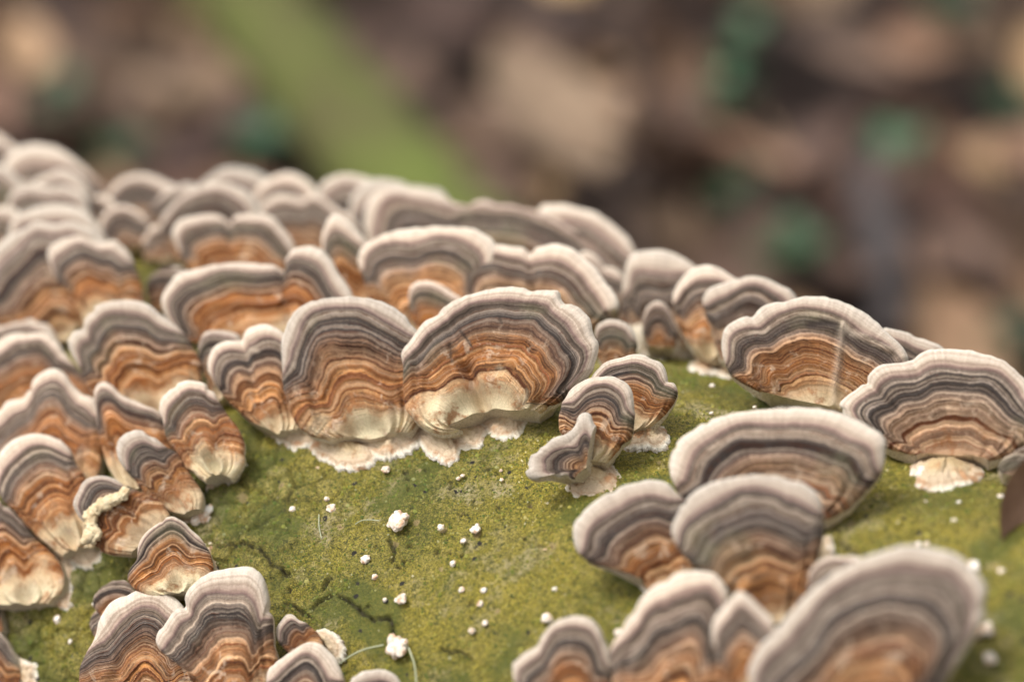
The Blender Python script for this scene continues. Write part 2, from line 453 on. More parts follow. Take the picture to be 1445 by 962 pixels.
def make_log():
    s = np.concatenate([np.linspace(-38, -14, 30, endpoint=False), np.linspace(-14, 12.5, 640), np.linspace(13, 40, 26)])
    tf = np.linspace(-3.0, 15.0, 400)
    rest = np.linspace(15.0, 2 * math.pi * R_LOG - 3.0, 60)[1:-1]
    t = np.concatenate([tf, rest])
    Sg, Tg = np.meshgrid(s, t, indexing='ij')
    fine = np.clip((Tg + 3) / 1, 0, 1) * np.clip((15.0 - Tg) / 1, 0, 1) * np.clip((Sg + 14) / 1, 0, 1) * np.clip((12.5 - Sg) / 1, 0, 1)
    h = .16 * (fbm(Sg * .35 + 40, Tg * .35 + 40, 3, 1) - .5) * 2
    f1, f2, idv = cell(Sg * 2.4 + 50 + .6 * fbm(Sg * 2 + 9, Tg * 2 + 9, 2, 5), Tg * 2.4 + 50, 3)
    reg = np.clip((fbm(Sg * .45 + 71, Tg * .45 + 33, 3, 8) - .47) * 8, 0, 1)
    # crusty, flaky area at the lower left and under the central brackets
    sl, tl = st_of(380, 680); sl2, tl2 = st_of(150, 880)
    crusty = np.clip(1.25 - np.hypot((Sg - sl) / 2.6, (Tg - tl) / 1.3), 0, 1) + np.clip(1.5 - np.hypot((Sg - sl2) / 3.5, (Tg - tl2) / 2.6), 0, 1)
    crusty = np.clip(crusty + reg * .35, 0, 1)
    edge = np.clip((f2 - f1) * 4, 0, 1)
    h += fine * crusty * (.09 * edge + .07 * idv - .08)
    h += fine * .035 * (fbm(Sg * 3.1 + 5, Tg * 3.1 + 8, 4, 11) - .5) * 2
    g1, g2, gid = cell(Sg * 9 + 20, Tg * 9 + 30, 14)
    h += fine * .022 * (1 - np.clip(g1, 0, 1)) * (gid > .35)
    crack = np.zeros_like(h)
    def seg(a, b, wd, depth):
        nonlocal h, crack
        (s0, t0), (s1, t1) = a, b
        m = (Sg > min(s0, s1) - .5) & (Sg < max(s0, s1) + .5) & (Tg > min(t0, t1) - .5) & (Tg < max(t0, t1) + .5)
        if not m.any(): return
        X = Sg[m] + .10 * (fbm(Sg[m] * 5, Tg[m] * 5, 2, 21) - .5); Y = Tg[m] + .10 * (fbm(Sg[m] * 5 + 7, Tg[m] * 5, 2, 22) - .5)
        L = (s1 - s0) ** 2 + (t1 - t0) ** 2 + 1e-9
        k = np.clip(((X - s0) * (s1 - s0) + (Y - t0) * (t1 - t0)) / L, 0, 1)
        d = np.hypot(X - s0 - k * (s1 - s0), Y - t0 - k * (t1 - t0))
        c_ = np.clip(1.4 - d / wd, 0, 1)
        h[m] -= depth * c_ * (1 - 0)
        h[m] += .03 * np.exp(-((d - 2.2 * wd) / wd) ** 2)
        crack[m] = np.maximum(crack[m], c_)
    for pl in CRACKS:
        q = [st_of(*p) for p in pl]
        for a, b in zip(q, q[1:]):
            seg(a, b, .030, .09)
    for (x, y) in PITS:
        a = st_of(x, y)
        an = random.uniform(0, 3)
        seg(a, (a[0] + .04 * math.cos(an), a[1] + .04 * math.sin(an)), random.uniform(.020, .038), .08)
    scar = np.zeros_like(h)
    for (x, y, r_) in [(623, 742, 9), (672, 750, 10), (780, 773, 15), (557, 764, 9), (466, 716, 10), (566, 838, 10), (972, 650, 9), (1000, 587, 9), (585, 733, 9),
                       (1030, 600, 7), (968, 512, 8), (905, 655, 7), (930, 650, 7), (746, 712, 7), (590, 660, 8), (1400, 800, 16), (1375, 898, 16), (1398, 888, 12),
                       (700, 860, 8), (480, 742, 10), (345, 705, 12), (400, 690, 10), (620, 800, 7), (840, 800, 10), (1240, 700, 12), (1200, 740, 12), (870, 930, 9)]:
        a = st_of(x, y); rc_ = r_ / 74 * .7
        h_ = np.exp(-(((Sg - a[0]) / rc_) ** 2 + ((Tg - a[1]) / rc_) ** 2)); scar = np.maximum(scar, h_); h = h - .03 * h_
    crack = np.maximum(crack, fine * crusty * np.clip(.35 - edge, 0, 1) * 2.0 * np.clip(fbm(Sg * 1.2, Tg * 1.2 + 60, 2, 31) * 3 - 1.2, 0, 1))
    f = (R_LOG + h)
    ph = Tg / R_LOG
    P = C0 + Sg[..., None] * AX + (f * np.cos(ph))[..., None] * E1 + (f * np.sin(ph))[..., None] * E2
    W = cam2w(P.reshape(-1, 3))
    ns, ntt = Sg.shape
    i, j = np.meshgrid(np.arange(ns - 1), np.arange(ntt), indexing='ij')
    j2 = (j + 1) % ntt
    F = np.stack([i * ntt + j, (i + 1) * ntt + j, (i + 1) * ntt + j2, i * ntt + j2], -1).reshape(-1, 4)
    clump = fine * np.clip((fbm(Sg * .9 + 3, Tg * .9 + 90, 3, 41) - .58) * 6, 0, .7)
    base = cam2w(C0) - np.array([0, 0, R_LOG])
    root = empty("fallen_log", base)
    tag(root, "thick fallen log coated in green moss, carrying the banded brackets", "log")
    mesh_obj("trunk", W, F, M_BARK, root, attrs=dict(scar=scar, crack=crack, clump=clump, plate=crusty * edge * idv), origin=base)
    # fine granules of algae and moss standing on the bark
    gr = np.random.default_rng(3); n_ = 60000
    gs = gr.uniform(-13, 11, n_); gt = gr.uniform(-1.5, 14, n_)
    dens = fbm(gs * .8 + 11, gt * .8 + 70, 3, 51) + .35 * fbm(gs * 4 + 11, gt * 4 + 70, 2, 52)
    keep = gr.random(n_) < np.clip((dens - .45) * 3.2, .12, 1)
    gs, gt = gs[keep], gt[keep]; n_ = len(gs)
    si = np.clip(np.searchsorted(s, gs), 0, len(s) - 1); ti = np.clip(np.searchsorted(tf, gt), 0, len(tf) - 1)
    crk = crack[si, ti]; ok = crk < .3
    gs, gt, si, ti = gs[ok], gt[ok], si[ok], ti[ok]; n_ = len(gs)
    rad = R_LOG + h[si, ti]; rr_ = gr.uniform(.010, .026, n_) * (1 + (gr.random(n_) < .06) * .9)
    pa = gt / R_LOG; nrm_ = np.cos(pa)[:, None] * E1 + np.sin(pa)[:, None] * E2; tg = -np.sin(pa)[:, None] * E1 + np.cos(pa)[:, None] * E2
    cen = C0 + gs[:, None] * AX + rad[:, None] * nrm_
    rot = gr.uniform(0, 6.28, n_)
    d1 = np.cos(rot)[:, None] * AX + np.sin(rot)[:, None] * tg; d2 = -np.sin(rot)[:, None] * AX + np.cos(rot)[:, None] * tg
    k1_, k2_ = gr.uniform(.6, 1.4, (2, n_))
    R1 = (rr_ * k1_)[:, None]; R2 = (rr_ * k2_)[:, None]
    GV = np.stack([cen + d1 * R1, cen + d2 * R2, cen - d1 * R1, cen - d2 * R2, cen + nrm_ * rr_[:, None] * 1.3], 1).reshape(-1, 3)
    bs = (np.arange(n_) * 5)[:, None]
    GF = np.concatenate([bs + np.array([[k_, (k_ + 1) % 4, 4]]) for k_ in range(4)], 0)
    hue = np.repeat(gr.random(n_), 5)
    g_ = mesh_obj("moss", cam2w(GV), GF, M_GRAIN, root, smooth=False, attrs=dict(hue=hue), origin=base)
    tag(g_, kind='stuff')
    # sawn ends, well outside the picture
    for nm, sv in (("sawn_end", -38), ("sawn_end", 40)):
        ph = np.linspace(0, 2 * math.pi, 60, endpoint=False)
        ring = C0 + sv * AX + R_LOG * 1.0 * (np.cos(ph)[:, None] * E1 + np.sin(ph)[:, None] * E2)
        V = np.vstack([cam2w(ring), cam2w((C0 + (sv + (.3 if sv > 0 else -.3)) * AX)[None])])
        Fq = [(k, (k + 1) % 60, 60) if sv > 0 else ((k + 1) % 60, k, 60) for k in range(60)]
        mesh_obj(nm, V, Fq, M_WOODG, root, origin=base)
make_log()

# ------------------------------------------------------------------ bracket fungi
def catmull(pts, n):
    p = np.asarray(pts, float)
    if len(p) == 1: return np.repeat(p, n, 0)
    d = np.hypot(*(p[1:] - p[:-1]).T) ** .5
    tt = np.concatenate([[0], np.cumsum(d)])
    full = np.hypot(*(p[1:] - p[:-1]).T); ln = np.concatenate([[0], np.cumsum(full)])
    q = np.vstack([2 * p[0] - p[1], p, 2 * p[-1] - p[-2]])
    out = []
    lu = np.linspace(0, ln[-1], n)
    for L in lu:
        i = min(max(np.searchsorted(ln, L) - 1, 0), len(p) - 2)
        t = (L - ln[i]) / max(ln[i + 1] - ln[i], 1e-9)
        p0, p1, p2, p3 = q[i], q[i + 1], q[i + 2], q[i + 3]
        out.append(.5 * ((2 * p1) + (-p0 + p2) * t + (2 * p0 - 5 * p1 + 4 * p2 - p3) * t * t + (-p0 + 3 * p1 - 3 * p2 + p3) * t ** 3))
    return np.array(out)
def smooth1(a, k):
    if k < 1: return a
    ker = np.hanning(2 * k + 3)[1:-1]; ker /= ker.sum()
    return np.convolve(np.pad(a, k, mode='edge'), ker, mode='valid')[:len(a)]

def bracket(label, base, rim, rust=.8, g=1.0, lean=.38, yaw=-.22, dz=0.0, dome=.55, rw=1.0, green=.8, thick=.19, crust=None,
            group="banded bracket fungi on the mossy log", frill=1.0, curled=None, cat="fungus", kfull=.80, back=.28, marks=()):
    bpts = [base] if isinstance(base, tuple) else base
    mb = bpts[len(bpts) // 2]
    Pb, hp = hit(*mb)
    dy = hp[1] - mb[1]
    if dy > 0: bpts = [(x, y + dy) for x, y in bpts]; mb = hp
    Pb = Pb * (1 - dz / Pb[2])
    m = unit(np.array([yaw, lean, -1.0]))
    r = catmull(rim, 400)
    per = np.hypot(*(r[1:] - r[:-1]).T).sum()
    nu = int(min(250, max(44, per / 3.4)))
    r = catmull(rim, nu)
    ppc = FPX / Pb[2]
    seed = random.random()
    # fine waviness of the margin
    tng = np.gradient(r, axis=0); tng /= np.linalg.norm(tng, axis=1)[:, None] + 1e-9
    nrm2 = np.stack([tng[:, 1], -tng[:, 0]], -1)
    arc = np.concatenate([[0], np.cumsum(np.hypot(*(r[1:] - r[:-1]).T))]) / ppc
    wav = (vnoise(arc * 3.2 + seed * 50, arc * 0 + seed * 9, 3) - .5) * .07 + (vnoise(arc * 8 + seed * 20, arc * 0 + 4, 5) - .5) * .035
    nk = vnoise(arc * 4.2 + seed * 80, arc * 0 + 6, 15); wav -= .10 * np.clip((nk - .80) * 5, 0, 1)
    b = catmull(bpts, nu)
    Ru = np.hypot(*(r - b).T) / ppc
    Rs = smooth1(Ru, max(2, nu // 9))
    Rmax = Ru.max()
    nv = int(min(64, max(18, Rmax * ppc / 3.4)))
    sv = np.linspace(0, 1, nv)
    v = 1 - (1 - sv) ** 1.55
    kk_ = max(2, nu // 14)
    rs = np.stack([smooth1(r[:, 0], kk_), smooth1(r[:, 1], kk_)], -1)
    px = b[:, None, :] + (rs - b)[:, None, :] * v[None, :, None] + (r - rs)[:, None, :] * (v ** 3)[None, :, None] \
        + (nrm2 * (wav * ppc * frill * .6)[:, None])[:, None, :] * (v ** 6)[None, :, None]
    # slight radial drift so that zones do not run as perfect copies of the margin
    D = ray(px[..., 0], px[..., 1])
    tpl = (Pb @ m) / (D @ m)
    P0 = D * tpl[..., None]
    V_ = v[None, :]
    th = thick * min(1, .55 + Rmax / 4)
    Rd = .5 * Rs + .5 * smooth1(np.minimum(Rs, Rmax), max(2, nu // 5))
    h = dome * 1.12 * Rd[:, None] * V_ ** 1.35 * (1.25 - V_)
    h += .30 * (Ru - Rs)[:, None] * V_ ** 2
    k1, k2, k3 = random.random() * 6, random.random() * 6, random.random() * 6
    zr = V_ + .05 * (vnoise(arc * .9 + seed * 30, arc * 0 + 2, 7)[:, None] - .5)
    h += Rmax * (.010 * np.sin(zr * 23 + k1) + .008 * np.sin(zr * 37 + k2)) * (V_ < .9) * np.sin(np.clip(V_, 0, 1) * math.pi)
    e = (1 - V_) * Ru[:, None]
    bw = min(.34, .22 * Rmax)
    h += (.02 * np.exp(-((e - bw * .6) / (bw * .5)) ** 2) - .02 * np.exp(-((e - bw * 1.2) / (bw * .3)) ** 2)) * np.clip(Ru / Rmax * 1.4, 0, 1)[:, None]
    pxs = px / ppc
    h += .05 * (fbm(pxs[..., 0] * 1.4 + seed * 40, pxs[..., 1] * 1.4, 3, 9) - .5) * 2 * np.clip(V_ * 2, 0, 1)
    # lump near the base, as the old centre swells
    h += green * .09 * Rmax * np.exp(-((V_ - .24) / .13) ** 2)
    h += .13 * Rmax ** .5 * (fbm(pxs[..., 0] * 1.3 + seed * 70, pxs[..., 1] * 1.3 + 5, 2, 19) - .5) * 2 * np.exp(-(V_ / .42) ** 2) * np.clip(V_ * 6, 0, 1)
    rr = th * .45
    ee = np.clip(e, 0, rr)
    drop = rr - np.sqrt(np.maximum(rr * rr - (rr - ee) ** 2, 0))
    Pf = P0 + m * (h - drop)[..., None]
    thb = th * (1 + 0 * V_) + (1 - V_) ** 2 * (.9 + dz + .25 * Rmax)
    Pk = P0 + m * (h - np.minimum(thb, 9) + drop * (thb - rr) / rr)[..., None]
    # margin: both sheets meet
    Pk[:, -1] = Pf[:, -1]
    mark = np.zeros((nu, nv))
    for (pl, wd, val, dh) in marks:
        dmin = np.full((nu, nv), 1e9)
        for (ax_, ay_), (bx_, by_) in zip(pl, pl[1:]):
            L2 = (bx_ - ax_) ** 2 + (by_ - ay_) ** 2 + 1e-9
            kk = np.clip(((px[..., 0] - ax_) * (bx_ - ax_) + (px[..., 1] - ay_) * (by_ - ay_)) / L2, 0, 1)
            dmin = np.minimum(dmin, np.hypot(px[..., 0] - ax_ - kk * (bx_ - ax_), px[..., 1] - ay_ - kk * (by_ - ay_)))
        gsn = np.exp(-(dmin / wd) ** 2)
        mark += val * gsn
        Pf = Pf + m * (dh * gsn)[..., None]; Pk = Pk + m * (dh * gsn)[..., None]
    # never sink into the bark
    s_, rad, rl = cyl(Pf)
    lim = R_LOG + .12
    k = (lim + .5 * ((rl - lim) + np.sqrt((rl - lim) ** 2 + .09))) / rl
    Pf = C0 + s_[..., None] * AX + rad * k[..., None]
    Pk[:, -1] = Pf[:, -1]
    f0 = float(np.clip(min(.33, .14 * Rmax) * rw / Rmax, .06, .45))
    # growth zones are arcs round a point a little behind the base; at the sides the margin runs out and inner bands reach the edge
    mbv = b.mean(0)
    dvec = (r - b).mean(0); dvec /= np.linalg.norm(dvec) + 1e-9
    so = back * Rmax * ppc
    Bq = mbv - dvec * so
    dist = np.hypot(px[..., 0] - Bq[0], px[..., 1] - Bq[1]) - so
    qr = smooth1(dist[:, -1], max(2, nu // 30))
    q85 = np.percentile(qr, 88)
    tq = np.clip((qr / q85 - (kfull - .28)) / .34, 0, 1); wq = tq * tq * (3 - 2 * tq)
    Q = np.maximum(q85 * (1 - wq) + qr * wq, .05 * q85)
    f = (f0 * (.35 + .65 * wq) * (1 + .7 * (vnoise(arc * 1.3 + seed * 60, arc * 0 + 1, 12) - .5)))[:, None]
    vz = np.clip(dist / Q[:, None], 0, 1)
    # where the margin is full, the outermost row is the margin itself
    vz = vz + (wq[:, None] * np.clip((V_ - .8) / .2, 0, 1)) * (V_ - vz)
    g = g * (1.25 if rust > .85 else 1.0) * random.uniform(.85, 1.2)
    zc = np.where(vz > 1 - f, .88 + .12 * (vz - (1 - f)) / f, .88 * (np.clip(vz, 0, 1) / (1 - f)) ** g)
    Z = np.zeros((nu, nv, 3)); Z[..., 0] = arc[:, None]; Z[..., 1] = zc; Z[..., 2] = V_ * Ru[:, None]
    org = cam2w(Pb)
    root = empty("bracket_fungus", org)
    tag(root, label, cat, group)
    tone = (rust, green, seed)
    mesh_obj("cap", cam2w(Pf.reshape(-1, 3)), grid_faces(nu, nv, flip=True), M_CAP, root, uv=Z.reshape(-1, 3), tone=tone, attrs=dict(mark=mark.ravel()), origin=org)
    # underside: every second column/row, plus a wall along the open edges
    ju = list(range(0, nu, 1)); jv = sorted(set(list(range(0, nv, 3)) + [nv - 1]))
    B = Pk[:, jv]
    nb_ = len(jv)
    vv = [cam2w(B.reshape(-1, 3))]; ff = list(map(tuple, grid_faces(nu, nb_)))
    off = nu * nb_
    # side walls from front sheet to back sheet at u=0, u=end, v=0
    for (fr, bk) in ((Pf[0], Pk[0]), (Pf[-1], Pk[-1]), (Pf[:, 0], Pk[:, 0])):
        n_ = len(fr)
        vv.append(cam2w(fr)); vv.append(cam2w(bk))
        for i in range(n_ - 1):
            ff.append((off + i, off + i + 1, off + n_ + i + 1, off + n_ + i))
        off += 2 * n_
    mesh_obj("pore_surface", np.vstack(vv), ff, M_PORE, root, origin=org)
    if crust:
        for cr_ in (crust if isinstance(crust[0], list) else [crust]):
            add_crust(root, org, cr_, rise=min(.18, max(0, dz) * .85))
    if curled: add_curl(root, org, curled, Pb, m)
    return root

def add_crust(root, org, outline, name="crust", hgt=.07, rise=0.):
    p = np.asarray(outline + [outline[0]], float)
    n = 150
    r = catmull(p, n + 1)[:-1]
    c = r.mean(0); r = c + (r - c) * 1.09
    sd = random.random() * 50
    nv = 14
    rings = []; Z = []
    v = 1 - (1 - np.linspace(0, 1, nv)) ** 1.5
    ii = np.arange(n)
    ang = ii / n * 2 * math.pi
    cx, cy = np.cos(ang), np.sin(ang)
    # scalloped lobes of uneven size along the edge
    lob = np.abs(np.sin(ii * .21 + 3 * vnoise(cx * 2 + sd, cy * 2 + sd, 3))) ** .6 * 3.2 + np.abs(np.sin(ii * .55 + 5 * vnoise(cx * 3 + sd, cy * 3 + sd, 6))) * 2.0 - 2.6 + 3.4 * (vnoise(cx * 22 + sd, cy * 22 + sd, 8) - .5)
    dist = np.hypot(*(r - c).T)
    for i in range(n):
        for j, vj in enumerate(v):
            q = c + (r[i] - c) * vj * (1 + lob[i] / dist[i] * vj ** 3)
            P, _ = hit(*q)
            nn = log_normal(P)
            edge = (1 - vj) * dist[i] / (FPX / P[2])          # cm from the edge
            lift = .015 + hgt * math.sqrt(max(0, min(1, edge / .10))) + .10 * (1 - vj) ** 1.5 + rise * (1 - vj) ** 1.1 * min(1, edge * 2.5)
            lift += .016 * math.sin(edge * 42 + sd) * min(1, edge * 6) + .06 * (vnoise(np.array([q[0] * .33 + sd]), np.array([q[1] * .33]), 14)[0] - .5) * min(1, edge * 6) + .07 * (vnoise(np.array([q[0] * .11 + sd]), np.array([q[1] * .11]), 4)[0] - .5) * min(1, edge * 4)
            if vj == 1: lift = -.03
            rings.append(P + nn * lift)
            Z.append((i * .1, 1 - min(1, edge / .36), 0))
    V = np.array(rings)
    F = grid_faces(n, nv, wrap=True, flip=True)
    return mesh_obj(name, cam2w(V), F, M_CRUST, root, uv=np.array(Z), origin=org)

def blob(P, nrm, rad, sq=.7, lump=.35, seed=0., sub=2):
    """lumpy rounded knob, camera space; returns verts, faces"""
    import bmesh
    bm = bmesh.new(); bmesh.ops.create_icosphere(bm, subdivisions=sub, radius=1)
    V = np.array([v.co[:] for v in bm.verts]); F = [[v.index for v in f.verts] for f in bm.faces]; bm.free()
    k = np.array([1 + lump * (mnoise.noise(Vector(v * 1.6) + Vector((seed, seed * 2, 0)))) + lump * .5 * mnoise.noise(Vector(v * 4) + Vector((seed, 0, seed))) for v in V])
    V = V * k[:, None] * rad
    nn = unit(nrm); t1 = unit(np.cross(nn, [.3, .9, .2])); t2 = np.cross(nn, t1)
    W = V[:, 0:1] * t1 + V[:, 1:2] * t2 + V[:, 2:3] * nn * sq
    return P + W, np.array(F)
def add_curl(root, org, pts, Pb, m):
    pts = [p for a_, b_ in zip(pts, pts[1:] + pts[-1:]) for p in (a_, tuple((u_ + w_) / 2 for u_, w_ in zip(a_, b_)))]
    for i, (x, y, rr) in enumerate(pts):
        D = ray(x, y); P = D * ((Pb @ m) / (D @ m)) + m * .42
        V, F = blob(P - m * .04, m, rr * 1.1, .6, .6, i * 3.1, 3)
        mesh_obj("curled_edge", cam2w(V), F, M_CREAM, root, origin=org)

B = bracket
# ---- far left ridge, out of focus
B("leftmost pale bracket on the skyline, cut by the left edge", (-10, 300), [(-70, 300), (-62, 240), (-45, 205), (-12, 190), (15, 203), (40, 225), (58, 258), (55, 290)], .2, .6, rw=1.5)
B("broad blurred pale dome-shaped bracket forming the high left skyline", (80, 325), [(0, 305), (3, 255), (20, 224), (48, 210), (75, 212), (100, 224), (125, 243), (145, 264), (160, 290), (160, 320)], .2, .6, rw=1.6)
B("blurred pale bracket tucked just below the dome on the left skyline", (90, 345), [(40, 325), (42, 280), (58, 256), (88, 245), (115, 254), (133, 280), (142, 320)], .2, .7, dz=.4, rw=1.4)
B("blurred grey bracket at the left edge beside the dome-shaped one", (0, 345), [(-50, 330), (-42, 290), (-30, 250), (0, 238), (25, 252), (40, 275), (44, 315)], .2, .7, dz=.5, rw=1.4)
B("low flat-topped pale bracket above the large rust and grey one", (72, 365), [(10, 345), (12, 305), (20, 280), (40, 270), (75, 267), (110, 272), (128, 287), (135, 330)], .2, .7, dz=.2, rw=1.4)
B("small blurred pale bracket at the left edge below the skyline", (5, 375), [(-40, 360), (-35, 325), (-15, 303), (10, 296), (35, 305), (48, 335), (45, 360)], .2, .7, dz=.3, rw=1.4)
B("pale bracket peeping over the large grey one at the left", (88, 420), [(15, 405), (12, 360), (22, 318), (50, 301), (90, 296), (125, 305), (147, 328), (162, 360), (168, 400)], .3, .6, rw=1.4)
B("large soft-focus grey bracket with rust base near the left edge", (92, 490), [(45, 485), (-5, 462), (-28, 430), (-20, 388), (3, 357), (30, 336), (60, 323), (85, 325), (110, 321), (135, 332), (156, 352), (172, 385), (168, 430), (135, 472)], .75, .85, rw=1.1, dz=.2,
  crust=[(80, 470), (95, 492), (125, 480), (130, 460), (100, 450)])
B("double-humped grey and orange bracket left of the green gap", (155, 468), [(118, 455), (100, 420), (82, 395), (73, 372), (78, 355), (95, 343), (118, 340), (138, 348), (150, 351), (166, 345), (182, 355), (194, 378), (203, 402), (206, 432), (192, 458)], .9, .95, dz=.7)
B("blurred pale bracket on the skyline right of the dark dip", (212, 340), [(152, 325), (150, 288), (165, 263), (190, 251), (215, 251), (240, 261), (262, 275), (262, 320)], .1, .7, rw=1.3)
B("small whitish blurred bracket above the green gap", (185, 362), [(145, 350), (140, 325), (150, 304), (175, 294), (200, 303), (216, 330), (212, 352)], .3, .5, dz=.5, rw=1.4)
B("blurred brownish bracket above the white knob in the gap", (240, 365), [(203, 350), (205, 315), (225, 284), (250, 268), (278, 265), (292, 290), (285, 345)], .3, .9, rw=1.3)
B("grey arched bracket behind the notched orange one", (300, 388), [(248, 378), (232, 345), (229, 318), (245, 296), (268, 279), (295, 268), (325, 265), (350, 275), (368, 292), (374, 330), (360, 370)], .5, .8, dz=.2, rw=1.1)
B("blurred pale bracket on the skyline above the grey arch", (340, 330), [(278, 315), (275, 285), (290, 262), (315, 246), (345, 242), (372, 250), (392, 268), (398, 305)], .2, .7, rw=1.4)
B("rounded pale bracket on the skyline below the green plant", (410, 345), [(362, 325), (358, 300), (365, 275), (385, 258), (410, 250), (430, 256), (448, 270), (458, 300), (455, 325)], .2, .7, rw=1.3)
B("brownish bracket with a wavy double margin behind the slim orange one", (438, 385), [(372, 365), (356, 335), (360, 310), (374, 292), (395, 281), (420, 283), (432, 287), (444, 280), (460, 286), (480, 300), (500, 312), (513, 335), (505, 365)], .5, .8, dz=.3)
B("orange bracket with a notch in its white margin", (335, 412), [(285, 405), (264, 380), (250, 350), (247, 332), (260, 316), (290, 309), (316, 311), (327, 319), (337, 310), (360, 307), (385, 310), (402, 327), (416, 348), (420, 370), (400, 398)], .95, .9, marks=[([(327, 318), (330, 335), (333, 355)], 6, 0, -0.08)], dz=.6)
B("small plain rust bracket beside the green gap", (242, 455), [(216, 445), (209, 420), (211, 402), (223, 388), (245, 380), (264, 386), (272, 412), (268, 440)], 1.0, .45, rw=.5, green=.2, kfull=1.7)
B("wide bright orange bracket with a hump at its right end", [(330, 495), (380, 500), (440, 490)], [(262, 490), (240, 460), (234, 432), (240, 412), (258, 395), (285, 385), (320, 379), (360, 377), (390, 379), (405, 386), (409, 370), (421, 358), (440, 355), (458, 360), (472, 375), (486, 396), (499, 418), (508, 440), (495, 475)], 1.3, 1.0, marks=[([(406, 386), (410, 420), (415, 460)], 8, 0, -0.12)], dz=.7, green=.1)
B("tiny pale bracket squeezed behind the hump of the orange one", (440, 385), [(414, 375), (415, 356), (423, 345), (440, 337), (458, 338), (467, 355), (465, 375)], .4, .7, dz=.3)
B("slim pointed orange bracket between two broad ones", (502, 455), [(470, 435), (460, 390), (458, 350), (463, 325), (475, 311), (490, 316), (505, 330), (519, 346), (530, 375), (538, 425), (530, 450)], 1.1, 1.1, dz=.5, green=.2)
B("small low bracket at the foot of the long back bracket", (545, 385), [(517, 365), (518, 342), (525, 328), (545, 325), (567, 334), (575, 360)], .4, .8, dz=.9)
B("very long wavy grey bracket along the middle skyline", [(600, 430), (690, 440), (790, 465)], [(545, 390), (525, 355), (518, 330), (519, 310), (530, 290), (550, 278), (585, 275), (620, 280), (645, 294), (665, 294), (688, 290), (706, 296), (720, 296), (745, 303), (765, 308), (790, 318), (815, 335), (842, 357), (856, 380), (858, 420), (840, 450)], .4, .8, dz=0.5)
B("soft pale bracket behind the left end of the long wavy one", (565, 400), [(505, 350), (498, 325), (497, 300), (505, 280), (525, 265), (550, 261), (580, 267), (622, 275), (640, 300), (635, 350)], .2, .6, rw=1.2, dz=-.5)
B("blurred pale bracket on the skyline right of the rounded one", (500, 370), [(455, 330), (450, 295), (458, 268), (480, 255), (505, 254), (530, 260), (547, 277), (550, 320)], .2, .7, rw=1.3, dz=-.6)
B("smooth pale bracket ending the middle skyline on its right", (820, 480), [(780, 420), (765, 350), (766, 304), (790, 299), (815, 302), (850, 312), (876, 331), (894, 352), (901, 375), (892, 420), (865, 460)], .2, .55, rw=1.3, dz=-2.2)
B("grey-brown bracket with crinkled white margin behind the small orange one", (600, 480), [(560, 465), (530, 435), (517, 405), (511, 380), (514, 360), (528, 348), (555, 336), (583, 331), (592, 328), (610, 327), (640, 328), (668, 330), (690, 340), (704, 357), (704, 390), (690, 435), (650, 470)], .8, 1.0, dz=.5)
B("small pale frilled bracket right of the greenish banded one", (850, 470), [(812, 400), (815, 372), (827, 361), (841, 366), (855, 378), (872, 385), (884, 400), (883, 425), (870, 450)], .2, .8, dz=.1)
B("broad bracket with dark greenish wavy zones behind the central one", (745, 490), [(690, 480), (655, 440), (645, 405), (643, 378), (652, 363), (675, 355), (705, 352), (742, 357), (752, 360), (762, 355), (788, 354), (812, 359), (832, 372), (850, 395), (866, 413), (877, 435), (870, 452), (845, 470), (800, 488)], .35, .9, marks=[([(752, 360), (756, 390), (758, 420)], 6, 0, -0.06)], kfull=0.85, dz=.6, dome=.6)
B("small orange bracket wedged behind the two central ones", (612, 490), [(592, 480), (580, 450), (577, 430), (580, 412), (590, 402), (605, 400), (620, 405), (638, 417), (656, 429), (665, 450), (655, 480)], .95, 1.0, dz=.5, rw=.8, green=.2)
B("small blurred pale bracket low on the slope left of the dark dip", (140, 350), [(112, 340), (110, 305), (126, 285), (150, 280), (168, 296), (172, 335)], .2, .6, rw=1.3, dz=.1)
B("small blurred bracket at the left edge beside the large grey one", (-5, 455), [(-42, 450), (-34, 408), (-12, 388), (10, 393), (22, 420), (18, 448)], .3, .7, rw=1.2, dz=.6)
B("small blurred pale bracket left of the grey arched one", (235, 385), [(205, 375), (203, 345), (215, 326), (233, 322), (250, 335), (256, 368)], .3, .7, rw=1.2, dz=-.2)
B("thin blurred bracket above the two at the far left edge", (35, 325), [(5, 318), (0, 285), (15, 262), (38, 256), (60, 270), (68, 300), (62, 320)], .2, .6, rw=1.3, dz=.0)
# ---- left cluster
B("small grey bracket touching the left edge above the pale pair", (0, 485), [(-40, 480), (-32, 455), (-18, 443), (0, 437), (20, 442), (33, 458), (36, 478)], .3, .7, rw=1.2)
B("upper one of the pale pair of brackets at the left edge", (30, 530), [(-40, 525), (-35, 495), (-15, 473), (10, 463), (45, 455), (65, 460), (80, 475), (88, 500), (80, 525)], .3, .6, rw=1.3)
B("lower grey and rust one of the pale pair at the left edge", (60, 600), [(5, 605), (-42, 570), (-35, 525), (-10, 500), (15, 482), (45, 475), (70, 477), (88, 490), (102, 510), (118, 530), (140, 552), (142, 580), (110, 600)], .9, 1.0, dz=.3, green=.2)
B("big rust-brown bracket with a small side lobe in the left cluster", (222, 590), [(175, 590), (135, 560), (114, 522), (104, 495), (108, 481), (124, 472), (126, 459), (140, 445), (160, 435), (190, 431), (212, 435), (228, 447), (246, 462), (268, 482), (286, 515), (288, 550), (262, 585)], 1.1, 1.1, marks=[([(126, 478), (140, 500), (165, 530)], 7, 0, -0.08)], dz=.6, green=.6, dome=.6)
